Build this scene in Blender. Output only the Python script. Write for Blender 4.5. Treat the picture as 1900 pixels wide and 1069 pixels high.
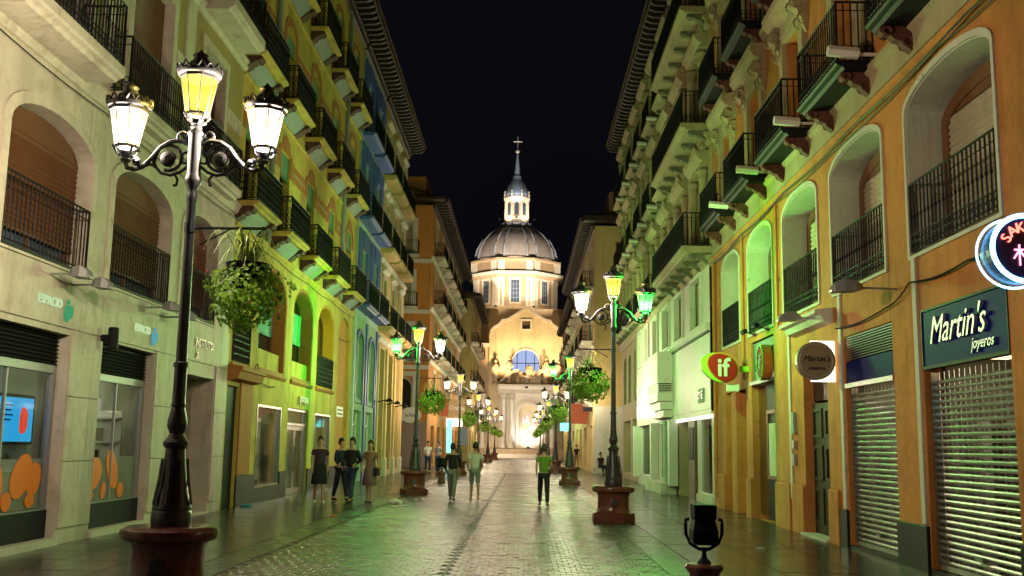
import bpy, bmesh, math, random
from mathutils import Vector, Matrix
random.seed(7)
scene = bpy.context.scene
for _o in list(bpy.data.objects):
    bpy.data.objects.remove(_o)
COL = scene.collection
PI = math.pi

# ------------------------------------------------------------------ camera
cam_d = bpy.data.cameras.new('camera')
cam_d.sensor_width = 36.0
cam_d.lens = 36.0
cam_d.clip_start = 0.1
cam_d.clip_end = 2000
cam = bpy.data.objects.new('camera', cam_d)
COL.objects.link(cam)
_r = (0.99982212, 0.01040237, 0.01573249)
_u = (-0.01396106, -0.15265473, 0.98818097)
_f = (-0.01268106, 0.98822483, 0.15248235)
cam.matrix_world = Matrix(((_r[0], _u[0], -_f[0], 0.0), (_r[1], _u[1], -_f[1], 0.0),
                           (_r[2], _u[2], -_f[2], 1.6), (0, 0, 0, 1)))
scene.camera = cam

# ------------------------------------------------------------------ night sky
world = bpy.data.worlds.new('World')
scene.world = world
world.use_nodes = True
_nt = world.node_tree
_bg = _nt.nodes['Background']
_sky = _nt.nodes.new('ShaderNodeTexSky')
_sky.sky_type = 'NISHITA'
_sky.sun_disc = False
_sky.sun_elevation = math.radians(-4.0)
_sky.sun_rotation = math.radians(180)
_no = _nt.nodes.new('ShaderNodeTexNoise')
_no.inputs['Scale'].default_value = 2.2
_no.inputs['Detail'].default_value = 4
_cr = _nt.nodes.new('ShaderNodeValToRGB')
_cr.color_ramp.elements[0].position = 0.3
_cr.color_ramp.elements[0].color = (0.0020, 0.0020, 0.0038, 1)
_cr.color_ramp.elements[1].position = 0.75
_cr.color_ramp.elements[1].color = (0.0038, 0.0037, 0.0062, 1)
_nt.links.new(_no.outputs['Fac'], _cr.inputs['Fac'])
_mx = _nt.nodes.new('ShaderNodeMixRGB')
_mx.blend_type = 'ADD'
_mx.inputs['Fac'].default_value = 0.002
_nt.links.new(_cr.outputs['Color'], _mx.inputs['Color1'])
_nt.links.new(_sky.outputs['Color'], _mx.inputs['Color2'])
_nt.links.new(_mx.outputs['Color'], _bg.inputs['Color'])
_bg.inputs['Strength'].default_value = 1.0

# ------------------------------------------------------------------ render settings, exposure
scene.view_settings.view_transform = 'Standard'
scene.view_settings.look = 'None'
scene.view_settings.gamma = 1.0
scene.view_settings.use_curve_mapping = False
scene.view_settings.exposure = 0.0
scene.render.engine = 'CYCLES'
cy = scene.cycles
cy.max_bounces = 5
cy.diffuse_bounces = 3
cy.glossy_bounces = 3
cy.transmission_bounces = 3
cy.transparent_max_bounces = 10
cy.sample_clamp_direct = 12.0
cy.sample_clamp_indirect = 2.5
cy.caustics_reflective = False
cy.caustics_refractive = False
cy.use_denoising = True
try:
    cy.denoiser = 'OPENIMAGEDENOISE'
except Exception:
    pass
cy.use_light_tree = True
LAMP_W = 790.0         # power of one white street lantern

# ------------------------------------------------------------------ material helpers
def newmat(name):
    m = bpy.data.materials.new(name)
    m.use_nodes = True
    nt = m.node_tree
    b = nt.nodes['Principled BSDF']
    return m, nt, b

def M(name, col, rough=0.8, var=0.22, scale=1.2, bump=0.12, bscale=35, streak=0.0, metal=0.0,
      spec=0.4, rnd=0.0, dirt=None, rvar=0.0, coat=0.0):
    """procedural surface: base colour with two scales of mottling, vertical weather streaks, fine relief"""
    m, nt, b = newmat(name)
    N, L = nt.nodes, nt.links
    g = N.new('ShaderNodeNewGeometry')
    b.inputs['Roughness'].default_value = rough
    b.inputs['Metallic'].default_value = metal
    b.inputs['Specular IOR Level'].default_value = spec
    b.inputs['Coat Weight'].default_value = coat
    def noise(sc, det=4.0, vec=None):
        n = N.new('ShaderNodeTexNoise')
        n.inputs['Scale'].default_value = sc
        n.inputs['Detail'].default_value = det
        n.inputs['Roughness'].default_value = 0.62
        L.new(vec or g.outputs['Position'], n.inputs['Vector'])
        return n.outputs['Fac']
    def math_(op, a, c=None, d=None):
        n = N.new('ShaderNodeMath'); n.operation = op
        for i, v in enumerate((a, c, d)):
            if v is None: continue
            if isinstance(v, (int, float)): n.inputs[i].default_value = v
            else: L.new(v, n.inputs[i])
        return n.outputs[0]
    n1 = noise(scale, 7)
    n2 = noise(scale * 9, 3)
    mixv = math_('ADD', math_('MULTIPLY', n1, 0.65), math_('MULTIPLY', n2, 0.35))
    fac = math_('MULTIPLY_ADD', math_('SUBTRACT', mixv, 0.5), var * 3.2, 1.0)
    if rnd:
        oi = N.new('ShaderNodeObjectInfo')
        s = math_('FRACT', math_('ADD', oi.outputs['Random'], g.outputs['Random Per Island']))
        fac = math_('MULTIPLY', fac, math_('MULTIPLY_ADD', s, rnd, 1.0 - rnd * 0.5))
    if streak:
        mp = N.new('ShaderNodeMapping')
        mp.inputs['Scale'].default_value = (1.0, 1.0, 0.16)
        L.new(g.outputs['Position'], mp.inputs['Vector'])
        st = noise(1.1, 3, mp.outputs['Vector'])
        r = N.new('ShaderNodeMapRange')
        r.inputs['From Min'].default_value = 0.48
        r.inputs['From Max'].default_value = 0.78
        L.new(st, r.inputs['Value'])
        fac = math_('MULTIPLY', fac, math_('MULTIPLY_ADD', r.outputs[0], -streak, 1.0))
        mp2 = N.new('ShaderNodeMapping'); mp2.inputs['Scale'].default_value = (5.5, 5.5, 0.30)      # thin rain drips, in patches
        L.new(g.outputs['Position'], mp2.inputs['Vector'])
        r3 = N.new('ShaderNodeMapRange'); r3.inputs['From Min'].default_value = 0.56; r3.inputs['From Max'].default_value = 0.70
        L.new(noise(1.3, 4, mp2.outputs['Vector']), r3.inputs['Value'])
        r4 = N.new('ShaderNodeMapRange'); r4.inputs['From Min'].default_value = 0.45; r4.inputs['From Max'].default_value = 0.62
        L.new(noise(0.55, 3), r4.inputs['Value'])
        fac = math_('MULTIPLY', fac, math_('MULTIPLY_ADD', math_('MULTIPLY', r3.outputs[0], r4.outputs[0]), -streak*1.1, 1.0))
        r5 = N.new('ShaderNodeMapRange'); r5.inputs['From Min'].default_value = 0.60; r5.inputs['From Max'].default_value = 0.68
        L.new(noise(7.0, 6), r5.inputs['Value'])
        fac = math_('MULTIPLY', fac, math_('MULTIPLY_ADD', math_('MULTIPLY', r5.outputs[0], r4.outputs[0]), -0.35, 1.0))
    vm = N.new('ShaderNodeVectorMath'); vm.operation = 'SCALE'
    vm.inputs[0].default_value = col[:3]
    L.new(fac, vm.inputs['Scale'])
    outc = vm.outputs[0]
    if dirt:
        dm = N.new('ShaderNodeMixRGB')
        r2 = N.new('ShaderNodeMapRange')
        r2.inputs['From Min'].default_value = 0.5
        r2.inputs['From Max'].default_value = 0.7
        r2.inputs['To Max'].default_value = 0.75
        L.new(noise(scale * 2.7, 6), r2.inputs['Value'])
        L.new(r2.outputs[0], dm.inputs['Fac'])
        L.new(outc, dm.inputs['Color1'])
        dm.inputs['Color2'].default_value = (*dirt, 1)
        outc = dm.outputs[0]
    L.new(outc, b.inputs['Base Color'])
    if rvar:
        L.new(math_('MULTIPLY_ADD', math_('SUBTRACT', noise(scale * 2.1, 5), 0.5), rvar * 2, rough), b.inputs['Roughness'])
    if bump:
        bp = N.new('ShaderNodeBump')
        bp.inputs['Strength'].default_value = bump
        bp.inputs['Distance'].default_value = 0.02
        L.new(noise(bscale, 5), bp.inputs['Height'])
        L.new(bp.outputs[0], b.inputs['Normal'])
    return m

def EM(name, col, strength, light=True):
    m = bpy.data.materials.new(name); m.use_nodes = True
    nt = m.node_tree; nt.nodes.clear()
    e = nt.nodes.new('ShaderNodeEmission'); e.inputs[0].default_value = (*col, 1); e.inputs[1].default_value = strength
    o = nt.nodes.new('ShaderNodeOutputMaterial'); nt.links.new(e.outputs[0], o.inputs[0])
    if not light: m.cycles.emission_sampling = 'NONE'
    return m

def lantern_glass(name, col, tint, base, peak):
    """frosted street-lantern glass, lit from inside: brightest beside the bulb"""
    m = bpy.data.materials.new(name); m.use_nodes = True
    nt = m.node_tree; nt.nodes.clear(); N, L = nt.nodes, nt.links
    tc = N.new('ShaderNodeTexCoord'); sp = N.new('ShaderNodeSeparateXYZ')
    L.new(tc.outputs['Object'], sp.inputs[0])
    a = N.new('ShaderNodeMath'); a.operation = 'SUBTRACT'; a.inputs[1].default_value = 0.30; L.new(sp.outputs[2], a.inputs[0])
    b = N.new('ShaderNodeMath'); b.operation = 'POWER'; b.inputs[1].default_value = 2.0; 
    ab = N.new('ShaderNodeMath'); ab.operation = 'ABSOLUTE'; L.new(a.outputs[0], ab.inputs[0]); L.new(ab.outputs[0], b.inputs[0])
    c = N.new('ShaderNodeMath'); c.operation = 'MULTIPLY'; c.inputs[1].default_value = -95.0; L.new(b.outputs[0], c.inputs[0])
    d = N.new('ShaderNodeMath'); d.operation = 'EXPONENT'; L.new(c.outputs[0], d.inputs[0])
    s = N.new('ShaderNodeMath'); s.operation = 'MULTIPLY_ADD'; s.inputs[1].default_value = peak; s.inputs[2].default_value = base
    L.new(d.outputs[0], s.inputs[0])
    e = N.new('ShaderNodeEmission'); e.inputs[0].default_value = (*col, 1); L.new(s.outputs[0], e.inputs[1])
    t = N.new('ShaderNodeBsdfTransparent'); t.inputs[0].default_value = (*tint, 1)
    ad = N.new('ShaderNodeAddShader'); L.new(e.outputs[0], ad.inputs[0]); L.new(t.outputs[0], ad.inputs[1])
    o = N.new('ShaderNodeOutputMaterial'); L.new(ad.outputs[0], o.inputs[0])
    m.cycles.emission_sampling = 'NONE'
    return m

def glass_clear(name, tint=(0.8, 0.85, 0.84), refl=0.12):
    m = bpy.data.materials.new(name); m.use_nodes = True
    nt = m.node_tree; nt.nodes.clear(); N, L = nt.nodes, nt.links
    t = N.new('ShaderNodeBsdfTransparent'); t.inputs[0].default_value = (*tint, 1)
    g = N.new('ShaderNodeBsdfGlossy'); g.inputs['Roughness'].default_value = 0.03
    fr = N.new('ShaderNodeFresnel'); fr.inputs['IOR'].default_value = 1.5
    geo = N.new('ShaderNodeNewGeometry'); mu = N.new('ShaderNodeMath'); mu.operation = 'SUBTRACT'; mu.use_clamp = True; L.new(fr.outputs[0], mu.inputs[0]); L.new(geo.outputs['Backfacing'], mu.inputs[1])
    mx = N.new('ShaderNodeMixShader'); L.new(mu.outputs[0], mx.inputs[0]); L.new(t.outputs[0], mx.inputs[1]); L.new(g.outputs[0], mx.inputs[2])
    o = N.new('ShaderNodeOutputMaterial'); L.new(mx.outputs[0], o.inputs[0])
    return m

# ------------------------------------------------------------------ mesh builder
class MB:
    """collects faces; x = X + s*o, so facades are written as (outward, along the street, up)"""
    def __init__(self, X=0.0, s=1, Y=0.0):
        self.v = []; self.f = []; self.X = X; self.s = s; self.Y = Y
    def p(self, o, y, z):
        self.v.append((self.X + self.s * o, self.Y + y, z)); return len(self.v) - 1
    def face(self, pts):
        self.f.append([self.p(*q) for q in pts])
    def box(self, o0, o1, y0, y1, z0, z1):
        i = [self.p(o, y, z) for o in (o0, o1) for y in (y0, y1) for z in (z0, z1)]
        for q in ((0, 1, 3, 2), (4, 6, 7, 5), (0, 4, 5, 1), (2, 3, 7, 6), (0, 2, 6, 4), (1, 5, 7, 3)):
            self.f.append([i[k] for k in q])
        return self
    def bevbox(self, o0, o1, y0, y1, z0, z1, c=0.02):
        """box with chamfered vertical and top edges"""
        def loop(d, z): return [self.p(o, y, z) for o, y in ((o0+d, y0+d), (o1-d, y0+d), (o1-d, y1-d), (o0+d, y1-d))]
        a = loop(0, z0); b = loop(0, z1 - c); t = loop(c, z1)
        for q, r in ((a, b), (b, t)):
            for k in range(4): self.f.append([q[k], q[(k+1) % 4], r[(k+1) % 4], r[k]])
        self.f.append(t); self.f.append(a[::-1])
        return self
    def yz(self, out, o0, o1):
        n = len(out)
        a = [self.p(o0, y, z) for y, z in out]; b = [self.p(o1, y, z) for y, z in out]
        self.f.append(a[::-1]); self.f.append(b)
        for k in range(n): self.f.append([a[k], a[(k+1) % n], b[(k+1) % n], b[k]])
        return self
    def oz(self, prof, y0, y1):
        n = len(prof)
        a = [self.p(o, y0, z) for o, z in prof]; b = [self.p(o, y1, z) for o, z in prof]
        self.f.append(a); self.f.append(b[::-1])
        for k in range(n): self.f.append([a[k], b[k], b[(k+1) % n], a[(k+1) % n]])
        return self
    def ring(self, outer, inner, o0, o1):
        n = len(outer)
        A = [self.p(o0, *q) for q in outer]; B = [self.p(o1, *q) for q in outer]
        C = [self.p(o0, *q) for q in inner]; D = [self.p(o1, *q) for q in inner]
        for k in range(n):
            j = (k + 1) % n
            self.f += [[B[k], B[j], D[j], D[k]], [A[k], A[j], B[j], B[k]], [C[k], D[k], D[j], C[j]]]
        return self
    def tube(self, pts, r, n=6, closed=False, r1=None):
        P = [Vector(q) for q in pts]; m = len(P); rings = []
        for i, q in enumerate(P):
            if closed: t = P[(i+1) % m] - P[i-1]
            else: t = P[min(i+1, m-1)] - P[max(i-1, 0)]
            t.normalize()
            ref = Vector((0, 0, 1)) if abs(t.z) < 0.9 else Vector((0, 1, 0))
            a = t.cross(ref).normalized(); b = t.cross(a)
            rr = r if r1 is None else r + (r1 - r) * i / max(1, m - 1)
            rings.append([self.p(*(q + rr * (a * math.cos(2*PI*k/n) + b * math.sin(2*PI*k/n)))) for k in range(n)])
        for i in range(m if closed else m - 1):
            A, B = rings[i], rings[(i+1) % m]
            for k in range(n): self.f.append([A[k], A[(k+1) % n], B[(k+1) % n], B[k]])
        if not closed: self.f.append(rings[0][::-1]); self.f.append(rings[-1])
        return self
    def lathe(self, prof, cx=0, cy=0, n=24, ph=0.0, caps=True):
        rings = [[self.p(cx + r*math.cos(ph + 2*PI*k/n), cy + r*math.sin(ph + 2*PI*k/n), z) for k in range(n)] for r, z in prof]
        for A, B in zip(rings, rings[1:]):
            for k in range(n): self.f.append([A[k], A[(k+1) % n], B[(k+1) % n], B[k]])
        if caps: self.f.append(rings[0][::-1]); self.f.append(rings[-1])
        return self
    def ball(self, c, r, n=10, sz=1.0):
        k = max(4, n // 2)
        return self.lathe([(max(0.001, r*math.sin(PI*i/k)), c[2] - r*sz*math.cos(PI*i/k)) for i in range(k+1)], c[0], c[1], n)
    def wall(self, y0, y1, z0, z1, ops, depth=0.3, o=0.0):
        """wall sheet with openings cut and their reveals"""
        ys = sorted({y0, y1, *[min(max(q[0], y0), y1) for q in ops], *[min(max(q[1], y0), y1) for q in ops]})
        zs = sorted({z0, z1, *[q[2] for q in ops], *[q[3] for q in ops]})
        for a, b in zip(ys, ys[1:]):
            for c, d in zip(zs, zs[1:]):
                my, mz = (a+b)/2, (c+d)/2
                if any(q[0] < my < q[1] and q[2] < mz < q[3] for q in ops): continue
                self.face([(o, a, c), (o, b, c), (o, b, d), (o, a, d)])
        for q in ops:
            rise = q[4] if len(q) > 4 else 0
            dp = q[5] if len(q) > 5 else depth
            out = outline(q[0], q[1], q[2], q[3], rise)
            n = len(out)
            for k in range(n):
                (ya, za), (yb, zb) = out[k], out[(k+1) % n]
                self.face([(o, ya, za), (o, yb, zb), (o-dp, yb, zb), (o-dp, ya, za)])
            if rise:
                top = out[2:]          # arch points from y1 side to y0 side
                for (ya, za), (yb, zb) in zip(top, top[1:]):
                    self.face([(o, ya, za), (o, ya, q[3]), (o, yb, q[3]), (o, yb, zb)])
        return self
    def build(self, name, mat, parent=None, smooth=False, link=True):
        me = bpy.data.meshes.new(name)
        off = ORIGIN.get(parent.name, Vector()) if parent is not None else Vector()
        if off.length: v = [(a-off.x, b-off.y, c-off.z) for a, b, c in self.v]
        else: v = self.v
        me.from_pydata(v, [], self.f)
        me.validate(verbose=False)
        if smooth: me.polygons.foreach_set('use_smooth', [True] * len(me.polygons))
        me.materials.append(mat)
        ob = bpy.data.objects.new(name, me)
        if smooth == 'auto': autosm(me)
        if link: COL.objects.link(ob)
        if parent is not None:
            ob.parent = parent
            ORIGIN[ob.name] = off
        return ob

def autosm(me, ang=0.6):
    bm = bmesh.new(); bm.from_mesh(me)
    bmesh.ops.recalc_face_normals(bm, faces=bm.faces)
    for e in bm.edges:
        e.smooth = not (len(e.link_faces) == 2 and e.calc_face_angle(0) > ang)
    bm.to_mesh(me); bm.free()

def outline(y0, y1, z0, z1, rise=0.0, n=14):
    """opening outline, counter-clockwise from (y0,z0); rise>0 gives an arched head"""
    if not rise: return [(y0, z0), (y1, z0), (y1, z1), (y0, z1)]
    c, a, zs = (y0+y1)/2, (y1-y0)/2, z1 - rise
    return [(y0, z0), (y1, z0)] + [(c + a*math.cos(PI*k/n), zs + rise*math.sin(PI*k/n)) for k in range(n+1)]

def inset(y0, y1, z0, z1, rise, d):
    return outline(y0+d, y1-d, z0+d, z1-d, max(0.001, rise - d*0.6) if rise else 0)

ORIGIN = {}
def tag(o, label=None, cat=None, group=None, kind=None):
    if label: o['label'] = label
    if cat: o['category'] = cat
    if group: o['group'] = group
    if kind: o['kind'] = kind
    return o
def thing(name, loc, label, cat, group=None, rz=0.0):
    o = bpy.data.objects.new(name, None)
    o.empty_display_size = 0.2
    COL.objects.link(o)
    o.location = loc; o.rotation_euler = (0, 0, rz)
    ORIGIN[o.name] = Vector(loc)
    return tag(o, label, cat, group)
def structure(name, mb, mat, parent=None, smooth=False):
    o = mb.build(name, mat, parent, smooth); o['kind'] = 'structure'; return o
PROTOS = []
def proto(mb, name, mat, parent=None, smooth=False):
    """template that is not linked; clone() puts copies in the scene"""
    o = mb.build(name, mat, None, smooth, link=False)
    o.parent = parent
    PROTOS.append(o); return o
def clone(src, parent, loc=(0, 0, 0), rz=0.0, scale=None, top=True):
    c = src.copy(); COL.objects.link(c)
    c.parent = parent
    if top:
        off = ORIGIN.get(parent.name, Vector()) if parent is not None else Vector()
        c.location = Vector(loc) - off
        c.rotation_euler = (0, 0, rz)
        if scale: c.scale = scale
    for ch in KIDS.get(src.name, []):
        clone(ch, c, top=False)
    return c
KIDS = {}
def kid(par, ch):
    KIDS.setdefault(par.name, []).append(ch); ch.parent = par; return ch

def text(body, name, mat, parent, size, mtx, extrude=0.01, shear=0.0, align='CENTER', bevel=0.0, offs=0.0, space=1.0):
    """lettering laid out by Blender's own font, turned into a mesh and set in place by mtx (world)"""
    cu = bpy.data.curves.new(name, 'FONT'); cu.body = body; cu.size = size; cu.extrude = extrude
    cu.shear = shear; cu.align_x = align; cu.align_y = 'CENTER'; cu.offset = offs; cu.space_character = space
    cu.resolution_u = 3
    tmp = bpy.data.objects.new(name, cu)
    me = bpy.data.meshes.new_from_object(tmp)
    bpy.data.objects.remove(tmp); bpy.data.curves.remove(cu)
    off = ORIGIN.get(parent.name, Vector()) if parent is not None else Vector()
    me.transform(Matrix.Translation(-off) @ mtx)
    me.materials.clear(); me.materials.append(mat); me.name = name
    o = bpy.data.objects.new(name, me); COL.objects.link(o)
    if parent is not None: o.parent = parent; ORIGIN[o.name] = off
    return o
def face_mtx(side, x, y, z):
    """text on a facade: side 'L' faces +x, 'R' faces -x, 'F' faces the camera (-y)"""
    if side == 'L': r = Matrix(((0, 0, 1), (1, 0, 0), (0, 1, 0)))
    elif side == 'R': r = Matrix(((0, 0, -1), (-1, 0, 0), (0, 1, 0)))
    else: r = Matrix(((1, 0, 0), (0, 0, -1), (0, 1, 0)))
    return Matrix.Translation((x, y, z)) @ r.to_4x4()

# ------------------------------------------------------------------ materials
CREAM = M('cream_stone', (0.56, 0.51, 0.42), 0.62, 0.24, 0.9, 0.12, streak=0.42, spec=0.35, dirt=(0.38, 0.32, 0.235))
CREAM2 = M('pale_trim', (0.58, 0.53, 0.43), 0.7, 0.2, 1.3, 0.1, streak=0.4, dirt=(0.36, 0.30, 0.22))
OLIVE = M('olive_render', (0.36, 0.29, 0.11), 0.85, 0.2, 1.0, 0.15, streak=0.2)
YELLOW = M('yellow_render', (0.58, 0.41, 0.09), 0.85, 0.3, 0.8, 0.2, streak=0.45, dirt=(0.36, 0.23, 0.05))
TERRA = M('terracotta_paint', (0.42, 0.15, 0.04), 0.8, 0.22, 1.5, 0.1, streak=0.2)
ORANGEP = M('orange_paint', (0.62, 0.25, 0.02), 0.8, 0.15, 1.5, 0.1, streak=0.15)
ORANGE = M('orange_render', (0.58, 0.235, 0.058), 0.85, 0.3, 0.7, 0.25, streak=0.45, dirt=(0.40, 0.145, 0.033))
ORANGE_D = M('deep_orange_render', (0.52, 0.22, 0.05), 0.85, 0.2, 0.8, 0.16, streak=0.3)
PEACH = M('peach_render', (0.55, 0.37, 0.16), 0.85, 0.2, 0.8, 0.15, streak=0.3)
BLUEP = M('blue_paint', (0.06, 0.11, 0.42), 0.6, 0.2, 1.5, 0.08, streak=0.2)
BLUEL = M('pale_blue_paint', (0.45, 0.55, 0.55), 0.7, 0.15, 1.5, 0.08, streak=0.15)
GREENR = M('pale_green_render', (0.33, 0.48, 0.36), 0.8, 0.15, 1.0, 0.1, streak=0.2)
STONE = M('carved_stone', (0.42, 0.34, 0.20), 0.82, 0.25, 2.2, 0.35, bscale=16, streak=0.3)
STONE_W = M('white_stone', (0.62, 0.60, 0.50), 0.75, 0.16, 1.5, 0.15, streak=0.2)
WHITE = M('white_cladding', (0.72, 0.72, 0.64), 0.5, 0.08, 0.9, 0.03, streak=0.08)
DULLY = M('dull_yellow_render', (0.42, 0.33, 0.12), 0.85, 0.2, 0.8, 0.15, streak=0.3)
SANDY = M('sand_render', (0.62, 0.46, 0.20), 0.85, 0.2, 0.8, 0.15, streak=0.25)
IRON = M('wrought_iron', (0.008, 0.008, 0.010), 0.6, 0.3, 6, 0.1, spec=0.25)
CASTIRON = M('cast_iron_paint', (0.075, 0.075, 0.088), 0.36, 0.25, 5, 0.12, bscale=60, metal=0.35, spec=0.5)
DARKWOOD = M('dark_wood', (0.035, 0.019, 0.012), 0.6, 0.3, 3, 0.2, bscale=20)
BRACKET = M('dark_bracket_paint', (0.10, 0.045, 0.035), 0.8, 0.3, 5, 0.3, bscale=30)
BRACKET_R = M('oxblood_bracket', (0.13, 0.045, 0.03), 0.75, 0.35, 6, 0.5, bscale=22)
GREYP = M('grey_paint', (0.24, 0.27, 0.29), 0.7, 0.2, 2, 0.1, streak=0.2)
BROWNB = M('brown_blind', (0.135, 0.046, 0.018), 0.55, 0.2, 2, 0.05, streak=0.2)
CREAMB = M('cream_blind', (0.50, 0.44, 0.30), 0.6, 0.18, 2, 0.05, streak=0.25)
GREENB = M('green_blind', (0.03, 0.13, 0.04), 0.6, 0.2, 2, 0.05)
TEALC = M('teal_curtain', (0.16, 0.40, 0.34), 0.85, 0.25, 2, 0.1)
WOOD = M('brown_wood', (0.16, 0.065, 0.025), 0.5, 0.3, 4, 0.15)
PANE = M('dark_pane', (0.012, 0.015, 0.018), 0.06, 0.1, 3, 0.0, spec=0.6)
PANEB = M('blue_pane', (0.06, 0.08, 0.13), 0.12, 0.2, 3, 0.0, spec=0.6)
DARK = M('dark_paint', (0.013, 0.013, 0.017), 0.55, 0.2, 3, 0.05, spec=0.1)
NAVY = M('navy_panel', (0.006, 0.011, 0.13), 0.5, 0.1, 2, 0.0, spec=0.02)
PLINTH = M('dark_granite', (0.022, 0.021, 0.022), 0.45, 0.4, 25, 0.05, spec=0.15)
REDGRAN = M('red_granite', (0.19, 0.065, 0.05), 0.18, 0.75, 14, 0.03, spec=0.6, rvar=0.05)
CHROME = M('steel', (0.55, 0.56, 0.55), 0.22, 0.1, 5, 0.02, metal=1.0)
SLATM = M('steel_slat', (0.55, 0.57, 0.53), 0.24, 0.4, 3, 0.04, metal=0.65, rvar=0.08)
ALU = M('grey_aluminium', (0.30, 0.30, 0.31), 0.45, 0.15, 3, 0.03, metal=0.4)
ROOFT = M('roof_tile', (0.22, 0.12, 0.07), 0.85, 0.3, 3, 0.3, bscale=8)
WPAINT = M('white_paint', (0.78, 0.76, 0.70), 0.5, 0.08, 2, 0.03)
INNER = M('shop_interior', (0.40, 0.41, 0.33), 0.75, 0.12, 1.2, 0.03)
INNERF = M('shop_floor', (0.32, 0.28, 0.22), 0.3, 0.15, 2, 0.03)
SHELF = M('shop_shelf', (0.30, 0.20, 0.11), 0.6, 0.2, 3, 0.05)
ORANGED = M('orange_decal', (0.85, 0.20, 0.01), 0.4, 0.05, 2, 0.0)
SHOPG = glass_clear('shop_glass')
E_WARM = EM('warm_light_panel', (1.0, 0.80, 0.48), 11.0)
E_DIM = EM('dim_light_panel', (1.0, 0.72, 0.40), 3.0)
E_COOL = EM('cool_light_panel', (0.90, 1.0, 0.86), 6.0)
E_SIGN = EM('lit_sign_white', (1.0, 0.95, 0.78), 2.2)
E_LETTER = EM('lit_letters', (0.70, 0.95, 0.50), 0.75)
E_GREEN = EM('lit_green', (0.08, 0.45, 0.18), 0.7)
E_CYAN = EM('lit_cyan', (0.2, 0.95, 0.9), 2.5)
E_TEAL = EM('lit_blue_green', (0.15, 0.5, 0.6), 0.7)
E_SCREEN = EM('screen_glow', (0.03, 0.42, 0.85), 1.2)
E_SCREEND = EM('screen_text', (0.01, 0.08, 0.30), 0.6)
E_NEONB = EM('neon_blue', (0.18, 0.55, 1.0), 9.0)
E_NEONR = EM('neon_red', (1.0, 0.13, 0.09), 5.0)
E_NEONP = EM('neon_pink', (1.0, 0.22, 0.45), 5.0)
E_SPOT = EM('spot_bulb', (1.0, 0.78, 0.42), 25.0)
STONECH = M('basilica_stone', (0.44, 0.31, 0.19), 0.85, 0.22, 0.6, 0.3, bscale=4, streak=0.2)
GABLE = M('gable_stone', (0.60, 0.47, 0.29), 0.85, 0.3, 0.35, 0.3, bscale=4, streak=0.25)
STONECH2 = M('basilica_pale_stone', (0.66, 0.58, 0.47), 0.85, 0.2, 0.6, 0.2, bscale=4, streak=0.15)
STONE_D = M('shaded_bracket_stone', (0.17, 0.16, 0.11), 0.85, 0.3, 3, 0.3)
DOMET = M('dome_tile', (0.36, 0.315, 0.30), 0.6, 0.35, 0.8, 0.5, bscale=3.2, streak=0.15)
DOMER = M('dome_rib', (0.36, 0.37, 0.42), 0.6, 0.35, 0.8, 0.3, bscale=3)
SLATEB = M('blue_slate', (0.16, 0.20, 0.27), 0.5, 0.25, 0.8, 0.2, bscale=4)
GOLD = M('pale_bronze', (0.45, 0.42, 0.36), 0.4, 0.2, 3, 0.1, metal=0.5)
RELIEF = M('white_relief', (0.74, 0.75, 0.80), 0.7, 0.25, 1.3, 0.0)
# ------------------------------------------------------------------ ground and paving
SETT = M('sett_stone', (0.054, 0.043, 0.032), 0.28, 0.6, 0.45, 0.25, bscale=28, rnd=0.5, rvar=0.12, spec=0.5)
FLAG = M('flag_stone', (0.055, 0.052, 0.045), 0.22, 0.5, 0.6, 0.02, bscale=18, rnd=0.18, rvar=0.10, spec=0.5)
FLAGD = M('dark_flag_stone', (0.050, 0.050, 0.048), 0.25, 0.3, 1.1, 0.02, bscale=18, rnd=0.15, rvar=0.08, spec=0.5)
BORDER = M('border_stone', (0.060, 0.064, 0.060), 0.28, 0.3, 1.1, 0.02, bscale=18, rnd=0.15, rvar=0.08, spec=0.5)
JOINT = M('paving_joint', (0.022, 0.020, 0.017), 0.7, 0.3, 3, 0.2)
GROUND = M('ground_stone', (0.09, 0.085, 0.075), 0.6, 0.25, 0.5, 0.2)

def far_paving():
    m, nt, b = newmat('far_paving_stone')
    N, L = nt.nodes, nt.links
    g = N.new('ShaderNodeNewGeometry')
    br = N.new('ShaderNodeTexBrick')
    br.inputs['Scale'].default_value = 1.0
    br.inputs['Brick Width'].default_value = 0.155
    br.inputs['Row Height'].default_value = 0.215
    br.inputs['Mortar Size'].default_value = 0.01
    br.inputs['Color1'].default_value = (0.05, 0.046, 0.038, 1)
    br.inputs['Color2'].default_value = (0.065, 0.058, 0.047, 1)
    br.inputs['Mortar'].default_value = (0.02, 0.018, 0.016, 1)
    L.new(g.outputs['Position'], br.inputs['Vector'])
    L.new(br.outputs['Color'], b.inputs['Base Color'])
    n = N.new('ShaderNodeTexNoise'); n.inputs['Scale'].default_value = 1.5; n.inputs['Detail'].default_value = 5
    L.new(g.outputs['Position'], n.inputs['Vector'])
    r = N.new('ShaderNodeMapRange'); r.inputs['To Min'].default_value = 0.18; r.inputs['To Max'].default_value = 0.36
    L.new(n.outputs['Fac'], r.inputs['Value']); L.new(r.outputs[0], b.inputs['Roughness'])
    return m
FARPAVE = far_paving()

structure('ground', MB().box(-400, 400, -30, 700, -0.6, -0.022), GROUND)
pave = structure('pavement', MB().box(-7.2, 5.6, 3, 62, -0.02, -0.012), JOINT)
structure('far_pavement', MB().box(-7.2, 5.6, 62, 141, -0.02, 0.0), FARPAVE)

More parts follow.
